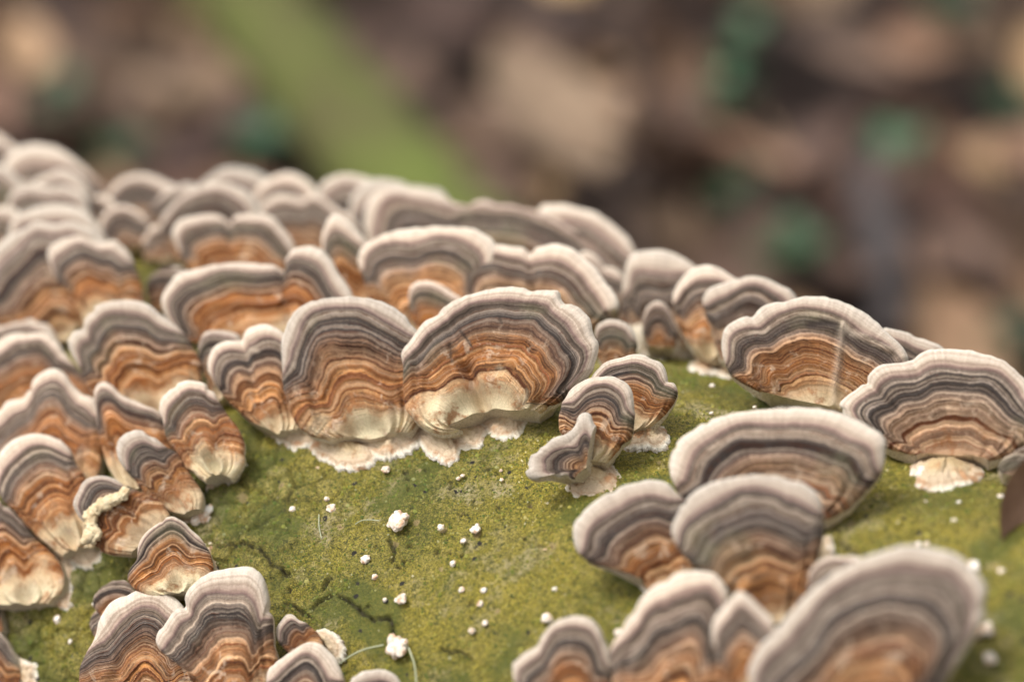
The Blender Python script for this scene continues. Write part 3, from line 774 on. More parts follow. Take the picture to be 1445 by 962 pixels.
B("narrow grey bracket with a pale fleck left of the two-lobed one", (312, 570), [(298, 560), (288, 525), (283, 497), (290, 478), (305, 471), (325, 472), (342, 481), (348, 510), (340, 555)], .6, .9, dz=.4, rw=.9)
B("two-lobed dark-zoned bracket left of the central pair", (395, 618), [(355, 600), (325, 570), (305, 543), (299, 520), (305, 500), (322, 489), (344, 485), (349, 475), (365, 468), (385, 467), (400, 474), (413, 490), (420, 530), (432, 580), (425, 612)], .8, 1.05, marks=[([(346, 485), (352, 505), (362, 540), (375, 590)], 6, 0, -0.09), ([(352, 508), (362, 504), (372, 506)], 3, 0.7, 0)], dz=.35,
  crust=[(370, 598), (380, 618), (396, 625), (414, 634), (432, 630), (448, 622), (445, 600), (400, 588)])
B("large rounded left one of the sharp central pair, creamy at its base", [(503, 622), (525, 626), (546, 622)], [(468, 628), (440, 618), (421, 603), (410, 575), (404, 545), (404, 515), (405, 492), (412, 470), (425, 450), (445, 438), (470, 432), (497, 430), (521, 431), (546, 436), (573, 450), (590, 468), (600, 492), (603, 540), (598, 590), (580, 618)], .85, 1.0, dz=.3, green=1.0, dome=.62,
  crust=[[(440, 610), (445, 641), (466, 652), (480, 661), (500, 660), (518, 656), (526, 640), (500, 605), (465, 600)], [(512, 635), (536, 645), (549, 647), (562, 642), (577, 637), (590, 626), (597, 602), (550, 605)]])
B("largest sharp central bracket with two creamy lobes at its base", [(634, 608), (655, 596), (680, 580), (700, 580), (720, 584), (738, 584)], [(655, 614), (630, 619), (605, 612), (586, 597), (573, 575), (571, 545), (572, 522), (571, 505), (580, 490), (600, 465), (620, 453), (626, 446), (642, 434), (665, 424), (690, 418), (722, 413), (755, 418), (790, 420), (800, 430), (820, 443), (837, 460), (843, 480), (849, 492), (846, 510), (838, 530), (820, 552), (795, 570), (762, 588)], .8, 1.0, marks=[([(632, 452), (648, 490), (662, 525)], 9, 0, -0.10), ([(664, 530), (678, 560), (686, 595), (690, 615)], 10, 0, -0.30), ([(626, 590), (634, 600)], 26, 0, 0.16), ([(722, 568), (730, 575)], 26, 0, 0.12), ([(656, 478), (664, 488), (672, 500)], 1.8, -0.9, -0.03), ([(712, 462), (716, 470)], 2, -0.8, -0.02), ([(641, 496), (643, 520)], 1.8, -0.7, -0.02)], kfull=0.62, dz=1.05, green=1.0, dome=.58,
  crust=[[(585, 605), (598, 628), (605, 639), (620, 647), (632, 652), (646, 645), (650, 636), (662, 634), (676, 630), (682, 610), (660, 595), (610, 595)], [(680, 600), (690, 609), (700, 617), (720, 619), (735, 613), (744, 602), (758, 596), (770, 582), (740, 570), (700, 580)]])
B("small rounded bracket just right of the largest central one", (868, 532), [(850, 530), (842, 500), (840, 472), (850, 458), (868, 455), (885, 460), (896, 472), (900, 490), (898, 508), (886, 526)], .6, 1.0, dz=.1)
B("back one of the close pair on bare moss, with a tiny side lobe", (895, 618), [(862, 605), (840, 575), (835, 540), (850, 522), (870, 512), (895, 507), (918, 509), (935, 520), (942, 534), (943, 545), (952, 548), (957, 560), (951, 576), (941, 590), (930, 601), (915, 612)], .9, .95, kfull=0.85, dz=.2,
  crust=[(880, 618), (884, 632), (900, 634), (915, 631), (925, 635), (938, 630), (942, 620), (936, 608), (925, 606), (915, 612), (900, 600)])
B("front one of the close pair on bare moss, with an oval pale foot", (832, 660), [(808, 636), (790, 610), (790, 590), (797, 570), (812, 552), (830, 542), (850, 538), (873, 541), (890, 553), (897, 575), (899, 595), (893, 620), (880, 636), (868, 648), (856, 658)], .7, .9, kfull=0.85, dz=.5, dome=.65, rw=1.2,
  crust=[(801, 685), (805, 698), (820, 705), (840, 706), (860, 700), (871, 690), (873, 674), (862, 660), (835, 655), (810, 664)])
B("ragged white-edged lobe reaching left from the front bracket of the pair", (828, 662), [(812, 679), (795, 674), (778, 675), (764, 680), (750, 672), (749, 661), (752, 646), (762, 637), (770, 632), (782, 620), (796, 612), (810, 600), (829, 591), (840, 605)], .6, .55, dz=1.0, dome=.4, rw=2.6, kfull=.35, frill=4.0, green=.1, thick=.18)
# ---- back right
B("far blurred pale bracket at the back right of the log", (930, 520), [(895, 480), (884, 420), (885, 390), (893, 368), (915, 362), (945, 363), (970, 374), (990, 392), (996, 430), (980, 490)], .2, .55, rw=1.3, dz=-1.8)
B("blurred brown-footed bracket left of the small pillar", (905, 520), [(880, 490), (876, 440), (882, 402), (895, 386), (915, 378), (935, 382), (947, 402), (945, 460), (930, 505)], .5, .7, rw=1.2, dz=-2.2)
B("blurred bracket just behind the small pink pillar", (955, 525), [(935, 500), (920, 450), (916, 418), (919, 404), (930, 393), (950, 386), (972, 384), (990, 393), (996, 430), (985, 500)], .4, .7, rw=1.2, dz=-2.2)
B("tall bracket with ochre lower half right of the small pillar", (1000, 515), [(978, 500), (958, 467), (951, 435), (953, 415), (965, 398), (985, 385), (1010, 383), (1030, 392), (1045, 407), (1052, 450), (1040, 495), (1020, 512)], .7, .95, rw=1.1, dz=0.8,
  crust=[(985, 508), (975, 518), (990, 527), (1010, 530), (1028, 534), (1038, 522), (1020, 508)])
B("grey bracket half hidden behind the broken-topped one", (1045, 530), [(1018, 515), (1003, 470), (994, 442), (994, 425), (1005, 412), (1025, 405), (1050, 399), (1075, 399), (1100, 407), (1124, 423), (1130, 455), (1110, 500), (1080, 525)], .3, .8, kfull=0.85, dz=1.0)
B("small pinkish pillar-shaped bracket on a white foot", (930, 500), [(912, 497), (906, 475), (905, 462), (909, 445), (918, 432), (930, 429), (942, 435), (950, 450), (956, 472), (950, 497)], .7, .6, kfull=0.6, back=0.1, dz=1.5, rw=.8, green=.2,
  crust=[(902, 494), (912, 502), (930, 507), (948, 507), (957, 499), (948, 490), (925, 485)])
B("bracket sliver peeping between the two big right-hand ones", (1290, 600), [(1250, 560), (1240, 500), (1246, 472), (1262, 470), (1285, 478), (1310, 487), (1332, 499), (1345, 540), (1330, 580)], .2, .6, dz=-.4)
B("big bracket with a cracked dark upper zone and pale central ridge", [(1110, 572), (1150, 582), (1190, 592)], [(1072, 562), (1045, 546), (1030, 530), (1022, 512), (1020, 492), (1023, 474), (1035, 460), (1053, 452), (1063, 454), (1075, 442), (1090, 436), (1110, 429), (1140, 425), (1170, 426), (1200, 437), (1225, 451), (1246, 467), (1266, 486), (1282, 508), (1276, 530), (1252, 555), (1225, 580)], .75, .95, marks=[([(1176, 582), (1182, 540), (1190, 495), (1192, 470)], 6, 0.35, 0.07), ([(1146, 469), (1165, 466), (1184, 468)], 5, -1, -0.05), ([(1192, 470), (1205, 482), (1225, 485), (1240, 497), (1262, 503), (1275, 512)], 4, 0.6, 0.04), ([(1225, 492), (1245, 503), (1262, 510)], 5, -0.6, -0.04)], kfull=0.88, dz=.3, dome=.5, green=.3,
  crust=[(1060, 552), (1080, 562), (1098, 572), (1125, 578), (1150, 585), (1178, 592), (1200, 590), (1180, 575), (1100, 555)])
B("largest right-hand bracket with tan and dark rings, cut by the right edge", [(1310, 650), (1345, 652), (1372, 652)], [(1292, 655), (1265, 648), (1240, 634), (1212, 610), (1192, 592), (1186, 580), (1196, 568), (1209, 555), (1224, 540), (1246, 522), (1284, 514), (1304, 502), (1334, 499), (1371, 502), (1404, 510), (1432, 526), (1452, 546), (1463, 575), (1462, 603), (1450, 630), (1428, 648), (1395, 662)], .3, .85, marks=[([(1222, 543), (1245, 570), (1265, 590)], 6, 0, -0.08), ([(1290, 514), (1298, 545)], 6, 0, -0.05)], kfull=0.85, dz=.45, dome=.5, green=.0, rw=1.2,
  crust=[(1288, 662), (1292, 680), (1305, 690), (1330, 693), (1350, 688), (1375, 680), (1384, 668), (1365, 655), (1325, 650), (1300, 652)])
B("cream bracket fragment at the right edge below the ringed one", (1440, 690), [(1412, 680), (1410, 660), (1428, 643), (1450, 634), (1475, 645), (1480, 675)], .3, .3, green=.3, kfull=1.7)
# ---- near right, softly out of focus
B("wide smooth bracket with even grey rings in front of the right pair", (1105, 760), [(1045, 762), (985, 730), (958, 702), (948, 675), (950, 650), (963, 628), (985, 610), (1012, 597), (1045, 588), (1090, 583), (1135, 583), (1175, 587), (1205, 597), (1236, 612), (1251, 626), (1253, 642), (1247, 667), (1232, 694), (1208, 718), (1178, 740), (1145, 760)], .35, .85, kfull=0.95, dome=.5, green=.0, back=0.12, rw=1.2)
B("left smaller one of the stacked near brackets, stalk-like rusty base", (945, 835), [(915, 838), (900, 815), (868, 806), (838, 800), (821, 788), (814, 770), (816, 748), (827, 729), (845, 712), (870, 696), (900, 687), (930, 685), (952, 691), (970, 712), (985, 750), (990, 800), (975, 832)], .8, .9, kfull=0.9, dome=.6, green=.2, dz=.2,
  crust=[(905, 815), (910, 832), (935, 842), (965, 835), (975, 815), (940, 805)])
B("middle near bracket with charcoal rings over a cream and rust stalk", (1095, 885), [(1060, 885), (1050, 850), (1020, 828), (988, 806), (966, 788), (955, 768), (954, 748), (965, 725), (985, 705), (1015, 690), (1050, 681), (1090, 679), (1120, 684), (1148, 697), (1163, 714), (1166, 735), (1163, 765), (1155, 795), (1147, 835), (1135, 875)], .7, .8, kfull=0.9, dome=.6, green=.4, back=0.12, dz=.3,
  crust=[(1030, 850), (1045, 885), (1090, 900), (1135, 885), (1160, 810), (1172, 785), (1162, 765), (1120, 800)])
B("blurred hump peeping behind the nearest bracket", (1190, 880), [(1155, 870), (1141, 835), (1140, 815), (1150, 800), (1172, 789), (1195, 788), (1218, 797), (1225, 850)], .2, .6, dz=.2)
B("orange-hearted blurred bracket with a bumpy left shoulder at the bottom", (955, 1015), [(890, 1015), (868, 970), (864, 935), (869, 908), (885, 886), (900, 865), (915, 845), (933, 832), (945, 829), (960, 818), (985, 812), (1005, 814), (1021, 826), (1031, 843), (1033, 880), (1030, 940), (1010, 1000)], .8, .6, kfull=0.7, dome=.55, green=.1, back=0.08, dz=.4)
B("small pointed blurred bracket between two near ones", (1058, 1010), [(1030, 1000), (1012, 935), (1007, 895), (1014, 870), (1033, 853), (1048, 841), (1063, 848), (1080, 868), (1094, 882), (1105, 915), (1095, 980)], 1.0, 1.1, kfull=0.7, back=0.1, dz=1.0, green=.1)
B("blurred two-humped bracket at the bottom edge right of centre", (812, 1020), [(762, 1020), (735, 985), (726, 948), (738, 930), (760, 915), (769, 900), (785, 883), (810, 874), (835, 876), (851, 890), (859, 912), (867, 950), (865, 1000)], .9, .9, kfull=0.7, back=0.08, dz=.3, green=.1)
B("nearest and most blurred broad bracket at the lower right", (1215, 1050), [(1120, 1050), (1070, 1005), (1058, 965), (1062, 938), (1080, 912), (1105, 885), (1122, 865), (1140, 845), (1170, 822), (1210, 800), (1245, 785), (1280, 778), (1320, 782), (1356, 793), (1381, 815), (1394, 840), (1396, 865), (1387, 888), (1370, 915), (1345, 955), (1310, 1005), (1270, 1040)], .62, .85, kfull=0.62, dome=.45, green=.1, back=0.0, dz=.6, rw=1.2)
# ---- left cluster, nearer
B("wavy-topped orange bracket at the left edge with a raised hump", (85, 700), [(30, 705), (-25, 690), (-30, 640), (-12, 605), (3, 586), (20, 572), (40, 566), (50, 555), (60, 540), (75, 530), (88, 528), (102, 536), (110, 550), (120, 562), (140, 572), (152, 602), (152, 645), (143, 690), (115, 702)], 1.1, 1.1, dz=.2, green=.3)
B("slender orange bracket with a small grey tip", (198, 695), [(172, 690), (152, 655), (143, 612), (140, 576), (142, 556), (152, 548), (165, 552), (178, 563), (200, 573), (225, 584), (240, 602), (248, 645), (232, 685)], 1.2, 1.25, rw=.6, dz=.2, green=.6)
B("thumb-shaped upright bracket with grey tip and cream foot", (310, 672), [(292, 682), (270, 668), (254, 646), (240, 625), (233, 600), (229, 583), (234, 568), (250, 552), (262, 545), (278, 542), (295, 548), (307, 562), (320, 583), (337, 604), (346, 622), (347, 642), (342, 662), (328, 678)], .9, .9, kfull=0.85, dz=.7, green=1.0, rw=.9,
  crust=[(292, 672), (296, 693), (306, 695), (312, 686), (325, 684), (336, 672), (351, 657), (345, 642), (310, 645)])
B("leaning grey-tipped orange bracket below the thumb-shaped one", (262, 728), [(240, 725), (208, 700), (190, 677), (175, 660), (171, 645), (173, 628), (185, 616), (200, 612), (217, 617), (235, 630), (252, 642), (264, 660), (278, 677), (288, 700), (286, 722)], 1.1, 1.0, kfull=0.85, dz=.5, green=.3,
  crust=[(238, 712), (250, 735), (268, 742), (284, 730), (286, 700), (262, 690)])
B("large blue-grey banded bracket at the lower left edge", (112, 780), [(92, 787), (60, 764), (30, 732), (8, 707), (-2, 687), (0, 663), (10, 643), (28, 627), (50, 619), (72, 621), (92, 628), (105, 642), (112, 660), (126, 680), (138, 712), (145, 750), (138, 778)], 1.0, 1.0, kfull=0.85, dz=.3, green=.9,
  crust=[(88, 775), (100, 790), (116, 799), (128, 800), (142, 787), (145, 765), (115, 750)])
B("bracket with a curled knobbly cream edge across its top", (208, 765), [(188, 787), (160, 785), (142, 778), (131, 765), (128, 748), (115, 731), (109, 715), (115, 698), (127, 681), (147, 675), (165, 679), (180, 688), (202, 696), (226, 706), (242, 724), (240, 752), (222, 775)], 1.1, 1.1, dz=.65, green=.2, rw=.9,
  curled=[(186, 703, .09), (180, 708, .08), (174, 711, .10), (166, 715, .11), (158, 719, .12), (150, 722, .09), (141, 728, .10), (137, 736, .12), (136, 746, .10), (140, 757, .11), (136, 765, .14), (145, 761, .09)])
B("rusty lumpy bracket cut by the left edge below the blue-grey one", (45, 855), [(-10, 860), (-40, 820), (-35, 760), (-15, 722), (5, 711), (18, 722), (35, 735), (56, 760), (82, 786), (97, 812), (98, 838), (78, 856)], 1.1, 1.1, dz=.3, green=.9, rw=.5,
  crust=[(25, 850), (50, 862), (70, 848), (85, 856), (97, 858), (99, 838), (104, 800), (85, 782), (45, 800)])
B("small dull bracket at the left edge below the lumpy one", (0, 912), [(-25, 905), (-20, 870), (-8, 856), (6, 855), (16, 870), (19, 892)], .6, .8, kfull=1.7)
B("cream and rust bracket in the lower left corner", (8, 1000), [(-30, 990), (-30, 930), (-10, 898), (8, 893), (22, 903), (36, 925), (48, 942), (52, 962), (42, 990)], 1.0, .9, green=1.0, rw=.4,
  crust=[(20, 930), (40, 935), (52, 942), (50, 965), (30, 980), (10, 950)])
B("squat orange-topped bracket with felted cream face above the front pair", (255, 838), [(222, 845), (198, 836), (185, 824), (184, 812), (196, 792), (200, 772), (215, 750), (232, 739), (248, 734), (262, 740), (275, 753), (288, 765), (300, 785), (306, 806), (300, 826), (282, 842)], .9, 1.25, kfull=0.8, dz=.6, green=1.2, rw=.45,
  crust=[(284, 775), (299, 771), (306, 784), (313, 800), (311, 818), (302, 835), (285, 830)])
B("small plain brown bracket under the squat one", (172, 872), [(150, 872), (138, 858), (139, 842), (151, 830), (168, 823), (186, 825), (199, 836), (204, 855), (192, 870)], .8, .5, rw=.4, green=.1, kfull=1.7)
B("tiny cream bracket under the small brown one", (158, 900), [(142, 900), (134, 886), (137, 871), (149, 864), (162, 870), (168, 890)], .3, .4, rw=.5, green=.1, kfull=1.7)
B("fan bracket with wide pale margin at the bottom left, lower of the front pair", (218, 1030), [(150, 1030), (120, 990), (117, 952), (127, 926), (139, 905), (149, 880), (165, 858), (190, 842), (215, 835), (235, 836), (252, 846), (267, 862), (280, 895), (295, 950), (280, 1010)], .7, 1.1, dz=.4, dome=.5, rw=1.35, green=.3)
B("sharp lobed bracket with white rim and black-blue band at bottom left", (345, 1015), [(305, 1012), (280, 975), (263, 944), (248, 932), (232, 922), (226, 909), (230, 895), (242, 881), (253, 866), (266, 861), (268, 848), (275, 835), (292, 820), (320, 811), (350, 807), (368, 810), (378, 822), (385, 845), (389, 872), (391, 905), (397, 945), (388, 995)], .65, 1.0, marks=[([(268, 860), (290, 885), (315, 920)], 7, 0, -0.1), ([(232, 885), (255, 905), (290, 935)], 5, 0, -0.05)], back=0.15, dz=.8, dome=.5, green=.9, rw=1.3)
B("little pointed bracket with rust stripes and a frilly foot", (440, 925), [(410, 925), (395, 907), (394, 888), (402, 875), (412, 869), (425, 875), (440, 884), (453, 896), (461, 915), (455, 928)], .9, .75, dz=.2, green=.2,
  crust=[(445, 892), (463, 891), (475, 898), (484, 910), (485, 924), (478, 932), (462, 920)])
B("grey-topped bracket in front of the little pointed one", (437, 1025), [(402, 1020), (381, 980), (382, 953), (397, 935), (420, 920), (440, 909), (458, 911), (470, 923), (482, 942), (490, 970), (478, 1015)], .5, .8, dz=.6, rw=1.5)
B("pale bracket top just rising over the bottom edge", (535, 1025), [(495, 1020), (488, 985), (500, 960), (515, 951), (535, 947), (555, 950), (569, 962), (580, 990), (572, 1020)], .4, .7, dz=.3, rw=1.5)

# ------------------------------------------------------------------ young white fungi on the moss
def bud(x, y, rpx, label, group=None, parts=0, sub=2):
    P, _ = hit(x, y)
    n = log_normal(P)
    r = rpx / (FPX / P[2])
    V, F = blob(P + n * r * .12, n, r, .75, .38, x * .13, 3)
    o = mesh_obj("fungus_bud", cam2w(V), F, M_BUD, origin=cam2w(P))
    tag(o, label, "fungus bud", group)
    return o
def knob(x, y, rpx, label, n_l, cols=M_BUD):
    P, _ = hit(x, y); n = log_normal(P); r = rpx / (FPX / P[2]); org = cam2w(P)
    root = empty("young_fungus", org); tag(root, label, "young fungus")
    rr = random.Random(int(x * 7 + y))
    t1 = unit(np.cross(n, [.3, .9, .2])); t2 = np.cross(n, t1)
    V, F = blob(P + n * r * .30, n, r * .85, .65, .35, x * .1, 3)
    mesh_obj("body", cam2w(V), F, cols, root, origin=org)
    for i in range(n_l):
        a = i / n_l * 2 * math.pi + rr.random() * .7
        V, F = blob(P + (t1 * math.cos(a) + t2 * math.sin(a)) * r * .75 + n * r * rr.uniform(.15, .6), n, r * rr.uniform(.28, .45), .7, .35, i + x, 3)
        mesh_obj("lobe", cam2w(V), F, cols, root, origin=org)
knob(563, 738, 16, "lumpy white and pink knob alone in the middle of the moss", 6)
knob(563, 914, 17, "lumpy pale knob on the moss by a green fibre", 5)
knob(288, 729, 17, "round whitish shell-like knob beside the left cluster", 5)
knob(567, 846, 9, "small irregular white knob above the fibre's knob", 3)
knob(545, 664, 7, "small flat white knob under the sharp central pair", 2)
knob(773, 873, 9, "comma-shaped white knob left of the bottom blurred brackets", 2)
knob(672, 748, 8, "pale pinkish knob in a brown scar on the moss", 3)
knob(468, 718, 8, "tiny pink and white knob in a tan scar at left", 2)
knob(210, 358, 17, "blurred white knob in the green gap at upper left", 4)
knob(1301, 674, 16, "stubby young knob with white frilled foot below the ringed bracket", 5)
knob(1336, 684, 9, "round white button at the foot of the ringed bracket", 4)
knob(1393, 890, 12, "blurred cream knob on the moss at the right near the nearest bracket", 3)
knob(1378, 895, 9, "blurred tan knob beside the cream one at lower right", 3)
knob(1398, 931, 11, "blurred white knob low on the moss at lower right", 2)
knob(1373, 802, 12, "elongated white knob behind the nearest bracket", 4)
knob(1168, 778, 10, "cream knob at the side of the middle near bracket", 3)
GB = "tiny white buds dotted over the moss"
for (x, y, r) in [(516, 789, 7), (529, 814, 4.5), (413, 719, 5), (392, 704, 3), (419, 704, 2), (461, 704, 4), (448, 661, 3), (415, 816, 4),
                  (654, 763, 4), (639, 795, 4.5), (653, 671, 3), (647, 675, 3), (622, 744, 5), (543, 846, 3), (652, 832, 4.5), (678, 852, 4.5),
                  (666, 890, 5), (685, 879, 4.5), (683, 833, 4.5), (770, 777, 4), (783, 832, 4), (707, 664, 2.5), (708, 677, 3),
                  (1304, 710, 5), (1353, 711, 5), (1341, 709, 3), (1347, 736, 5.5), (1296, 768, 5), (1308, 768, 5), (1413, 808, 8), (1412, 702, 6),
                  (873, 892, 6), (866, 922, 6), (1004, 583, 3), (1025, 602, 3), (1065, 575, 3), (1005, 545, 4), (968, 510, 4), (135, 852, 5), (82, 874, 6),
                  (867, 665, 5), (905, 503, 4), (1012, 502, 6), (100, 905, 4), (1140, 574, 4)]:
    bud(x, y, r, "tiny round white bud dotted on the green moss", GB)

# fibres
def fibre(pts, rad, label, lift=.12):
    pp = catmull(pts, 26)
    C = []
    for x, y in pp:
        P, _ = hit(x, y); C.append(P + log_normal(P) * lift)
    C = np.array(C); T = unit(np.gradient(C, axis=0))
    V = []
    for c, t in zip(C, T):
        a = unit(np.cross(t, [0.1, .2, 1])); b = np.cross(t, a)
        for k in range(6):
            V.append(c + rad * (a * math.cos(k * math.pi / 3) + b * math.sin(k * math.pi / 3)))
    F = [(i * 6 + k, i * 6 + (k + 1) % 6, (i + 1) * 6 + (k + 1) % 6, (i + 1) * 6 + k) for i in range(len(C) - 1) for k in range(6)]
    o = mesh_obj("plant_fibre", cam2w(np.array(V)), F, M_FIBRE, origin=cam2w(C[0]))
    tag(o, label, "fibre")
fibre([(480, 942), (500, 928), (520, 919), (546, 913)], .016, "thin green fibre arching left of the lumpy pale knob")
fibre([(581, 917), (588, 935), (591, 950), (593, 975)], .016, "thin green fibre hanging down right of the lumpy pale knob")
fibre([(452, 728), (452, 742), (454, 755), (456, 762)], .012, "short straw-coloured fibre lying on the moss at left", .06)
fibre([(503, 742), (512, 737), (525, 736), (537, 737)], .010, "faint curved fibre left of the middle knob", .06)

# ------------------------------------------------------------------ forest floor behind and below
def ground_hit(x, y, z=0.0):
    d = ray(x, y); dw = d[0] * RV + d[1] * UV_ + d[2] * FV
    t = (z - CAM[2]) / dw[2]
    return CAM + dw * t
n = 160
gx = np.sign(np.linspace(-1, 1, n)) * np.abs(np.linspace(-1, 1, n)) ** 3 * 1500
GX, GY = np.meshgrid(gx, gx + 140, indexing='ij')
near = np.exp(-((GX / 200) ** 2 + ((GY - 140) / 200) ** 2))
GZ = (fbm(GX * .05 + 100, GY * .05 + 100, 4, 3) - .5) * 7 * near + (fbm(GX * .004 + 100, GY * .004 + 100, 3, 5) - .5) * 20 * (1 - near) - 2
o = mesh_obj("ground", np.stack([GX, GY, GZ], -1).reshape(-1, 3), grid_faces(n, n), M_SOIL)
tag(o, "dark forest soil under the leaf litter", None, None, 'structure')

def leaf_mesh(name, L, Wd, curl, twist, mat, seed, nl=14, nw=8, lobes=0):
    rr = random.Random(seed)
    V = []
    for i in range(nl):
        t = i / (nl - 1)
        wdt = Wd * (math.sin(math.pi * min(1, t ** .8 * 1.0)) ** .7 if 0 < t < 1 else 0.02) * (1 + (.35 * math.sin(t * math.pi * 2 * lobes) if lobes else 0))
        for j in range(nw):
            s_ = j / (nw - 1) * 2 - 1
            x = s_ * wdt / 2
            y = (t - .5) * L
            z = curl * (abs(s_) ** 1.6) * wdt * .5 + curl * 1.2 * (t - .5) ** 2 * L * .6 - .06 * L * (1 - abs(s_)) * .3
            z += .05 * L * mnoise.noise(Vector((x * .7 + seed, y * .7, seed))) + twist * x * (t - .5)
            V.append((x, y, z))
    F = [(i * nw + j, (i + 1) * nw + j, (i + 1) * nw + j + 1, i * nw + j + 1) for i in range(nl - 1) for j in range(nw - 1)]
    # stalk as a thin strip tube
    b = len(V)
    for i in range(4):
        yy = -L / 2 - i * L * .09; zz = curl * .3 * L * .5 + i * .03 * L
        for k in range(3):
            V.append((.08 * math.cos(k * 2.1), yy, zz + .08 * math.sin(k * 2.1)))
    F += [(b + i * 3 + k, b + i * 3 + (k + 1) % 3, b + (i + 1) * 3 + (k + 1) % 3, b + (i + 1) * 3 + k) for i in range(3) for k in range(3)]
    me = bpy.data.meshes.new(name)
    me.from_pydata([(a * S, b_ * S, c * S) for a, b_, c in V], [], F)
    me.polygons.foreach_set("use_smooth", [True] * len(me.polygons))
    me.materials.append(mat)
    return me
LM = [leaf_mesh("leaf_blade", 7.5, 4.2, .45, .05, M_LEAF, 1), leaf_mesh("leaf_blade", 6.2, 4.6, -.4, -.05, M_LEAFD, 2),
      leaf_mesh("leaf_blade", 8.2, 5.0, .3, .08, M_LEAFD, 3, lobes=3), leaf_mesh("leaf_blade", 5.5, 3.4, .7, .0, M_LEAF, 4)]
LP = [leaf_mesh("leaf_blade", 9.5, 6.6, .25, .03, M_LEAFP, 5), leaf_mesh("leaf_blade", 7.5, 5.5, -.3, .04, M_LEAFP, 6)]
def place_leaf(me, p, rot, sc_, label, group=None):
    o = bpy.data.objects.new("fallen_leaf", me); COL.objects.link(o)
    o.location = Vector(np.array(p) * S); o.rotation_euler = rot; o.scale = (sc_,) * 3
    tag(o, label, "leaf", group); return o
rl = random.Random(11)
for i in range(250):
    x = rl.uniform(-150, 1595); y = rl.uniform(-160, 560)
    p = ground_hit(x, y, rl.uniform(0, 3.5))
    place_leaf(LM[rl.choice((0, 1, 1, 2, 2, 3))], p, (rl.uniform(-.6, .6), rl.uniform(-.6, .6), rl.uniform(0, 6.28)), rl.uniform(.7, 1.15),
               "blurred dead brown leaf littering the dark forest floor", "dead leaves littering the forest floor")
def big_leaf(x, y, z, mi, rot, s_, label):
    place_leaf(LP[mi] if mi < 2 else LM[mi - 2], ground_hit(x, y, z), rot, s_, label)
big_leaf(770, 155, 5.5, 0, (.45, .1, .75), 1.02, "large pale tan leaf behind the log, right of the mossy branch")
big_leaf(245, 110, 5, 1, (.45, -.2, 2.4), .72, "pale tan leaf behind the log, left of the mossy branch")
big_leaf(1205, 95, 5, 0, (.4, .1, 1.9), .75, "tan leaf behind the log at upper right")
big_leaf(1390, 350, 4, 1, (.2, .2, .5), .60, "brownish tan leaf near the right edge above the dark hollow")
big_leaf(30, 70, 4, 2, (.3, .1, .3), .8, "dull brown leaf in the upper left corner")
big_leaf(930, 40, 5, 2, (.4, .2, 2.9), .9, "rusty brown leaf at the top right of the large pale leaf")
big_leaf(880, 210, 6, 2, (.5, .3, 2.0), .9, "mid-brown leaf overlapping the right side of the large pale leaf")
big_leaf(690, 250, 6, 3, (.3, -.4, .9), .8, "brown leaf just below the large pale leaf")
big_leaf(1060, 230, 4, 2, (.3, .3, 1.2), .9, "dusky brown leaf in the middle right of the background")

# litter further out, one mass
def litter():
    rr = random.Random(5)
    V = []; F = []
    for i in range(5200):
        a = rr.uniform(0, 6.283); d = 30 + 420 * rr.random() ** .7
        cx, cy = d * math.cos(a), 150 + d * math.sin(a)
        # keep off the zone the single leaves cover
        L = rr.uniform(4, 8); Wd = L * .55; az = rr.uniform(0, 6.28); ti = rr.uniform(-.4, .4); z0 = rr.uniform(-.5, 1.8)
        ca, sa = math.cos(az), math.sin(az)
        b = len(V)
        for (lx, ly, lz) in ((0, -.5, 0), (-.42, -.15, .12), (.42, -.15, .12), (-.36, .2, .1), (.36, .2, .1), (0, .5, .05), (0, 0, 0)):
            X, Y, Z = lx * Wd, ly * L, lz * L + lx * Wd * ti
            V.append((cx + X * ca - Y * sa, cy + X * sa + Y * ca, z0 + Z))
        F += [(b, b + 2, b + 6), (b, b + 6, b + 1), (b + 1, b + 6, b + 3), (b + 2, b + 4, b + 6), (b + 3, b + 6, b + 5), (b + 6, b + 4, b + 5)]
    o = mesh_obj("leaf_litter", V, F, M_LEAFD)
    tag(o, "dark mass of fallen leaves covering the forest floor", "leaf litter", None, 'stuff')
litter()

# mossy branch lying behind the log
def tube(name, pts, rads, mat, parent=None, nseg=24, origin=(0, 0, 0), wob=.12, label=None):
    P = np.asarray(pts, float); T = unit(np.gradient(P, axis=0)); V = []
    for i, (c, t, r) in enumerate(zip(P, T, rads)):
        a = unit(np.cross(t, [0, 0, 1.])); b = np.cross(t, a)
        for k in range(nseg):
            an = k / nseg * 2 * math.pi
            rr = r * (1 + wob * mnoise.noise(Vector((i * .35, math.cos(an) * 1.3, math.sin(an) * 1.3 + r))))
            V.append(c + rr * (a * math.cos(an) + b * math.sin(an)))
    n_ = len(P)
    F = [(i * nseg + k, i * nseg + (k + 1) % nseg, (i + 1) * nseg + (k + 1) % nseg, (i + 1) * nseg + k) for i in range(n_ - 1) for k in range(nseg)]
    F += [tuple(range(nseg))[::-1], tuple((n_ - 1) * nseg + k for k in range(nseg))]
    return mesh_obj(name, V, F, mat, parent, origin=origin)
a = ground_hit(240, -120, 7); b = ground_hit(640, 335, 5)
d = b - a
pts = [a - d * .5 + d * 1.75 * t + np.array([0, 0, .6 * math.sin(t * 6)]) for t in np.linspace(0, 1, 40)]
broot = empty("mossy_branch", pts[0])
tag(broot, "thick green mossy branch lying diagonally behind the log", "branch")
tube("stem", pts, np.linspace(2.5, 3.2, 40), M_MOSS, broot, origin=pts[0])
st = a + d * .25
tube("side_stub", [st + np.array([-1.5, .3, .8]) * t for t in np.linspace(0, 3, 8)], np.linspace(.9, .5, 8), M_MOSS, broot, 12, origin=pts[0])
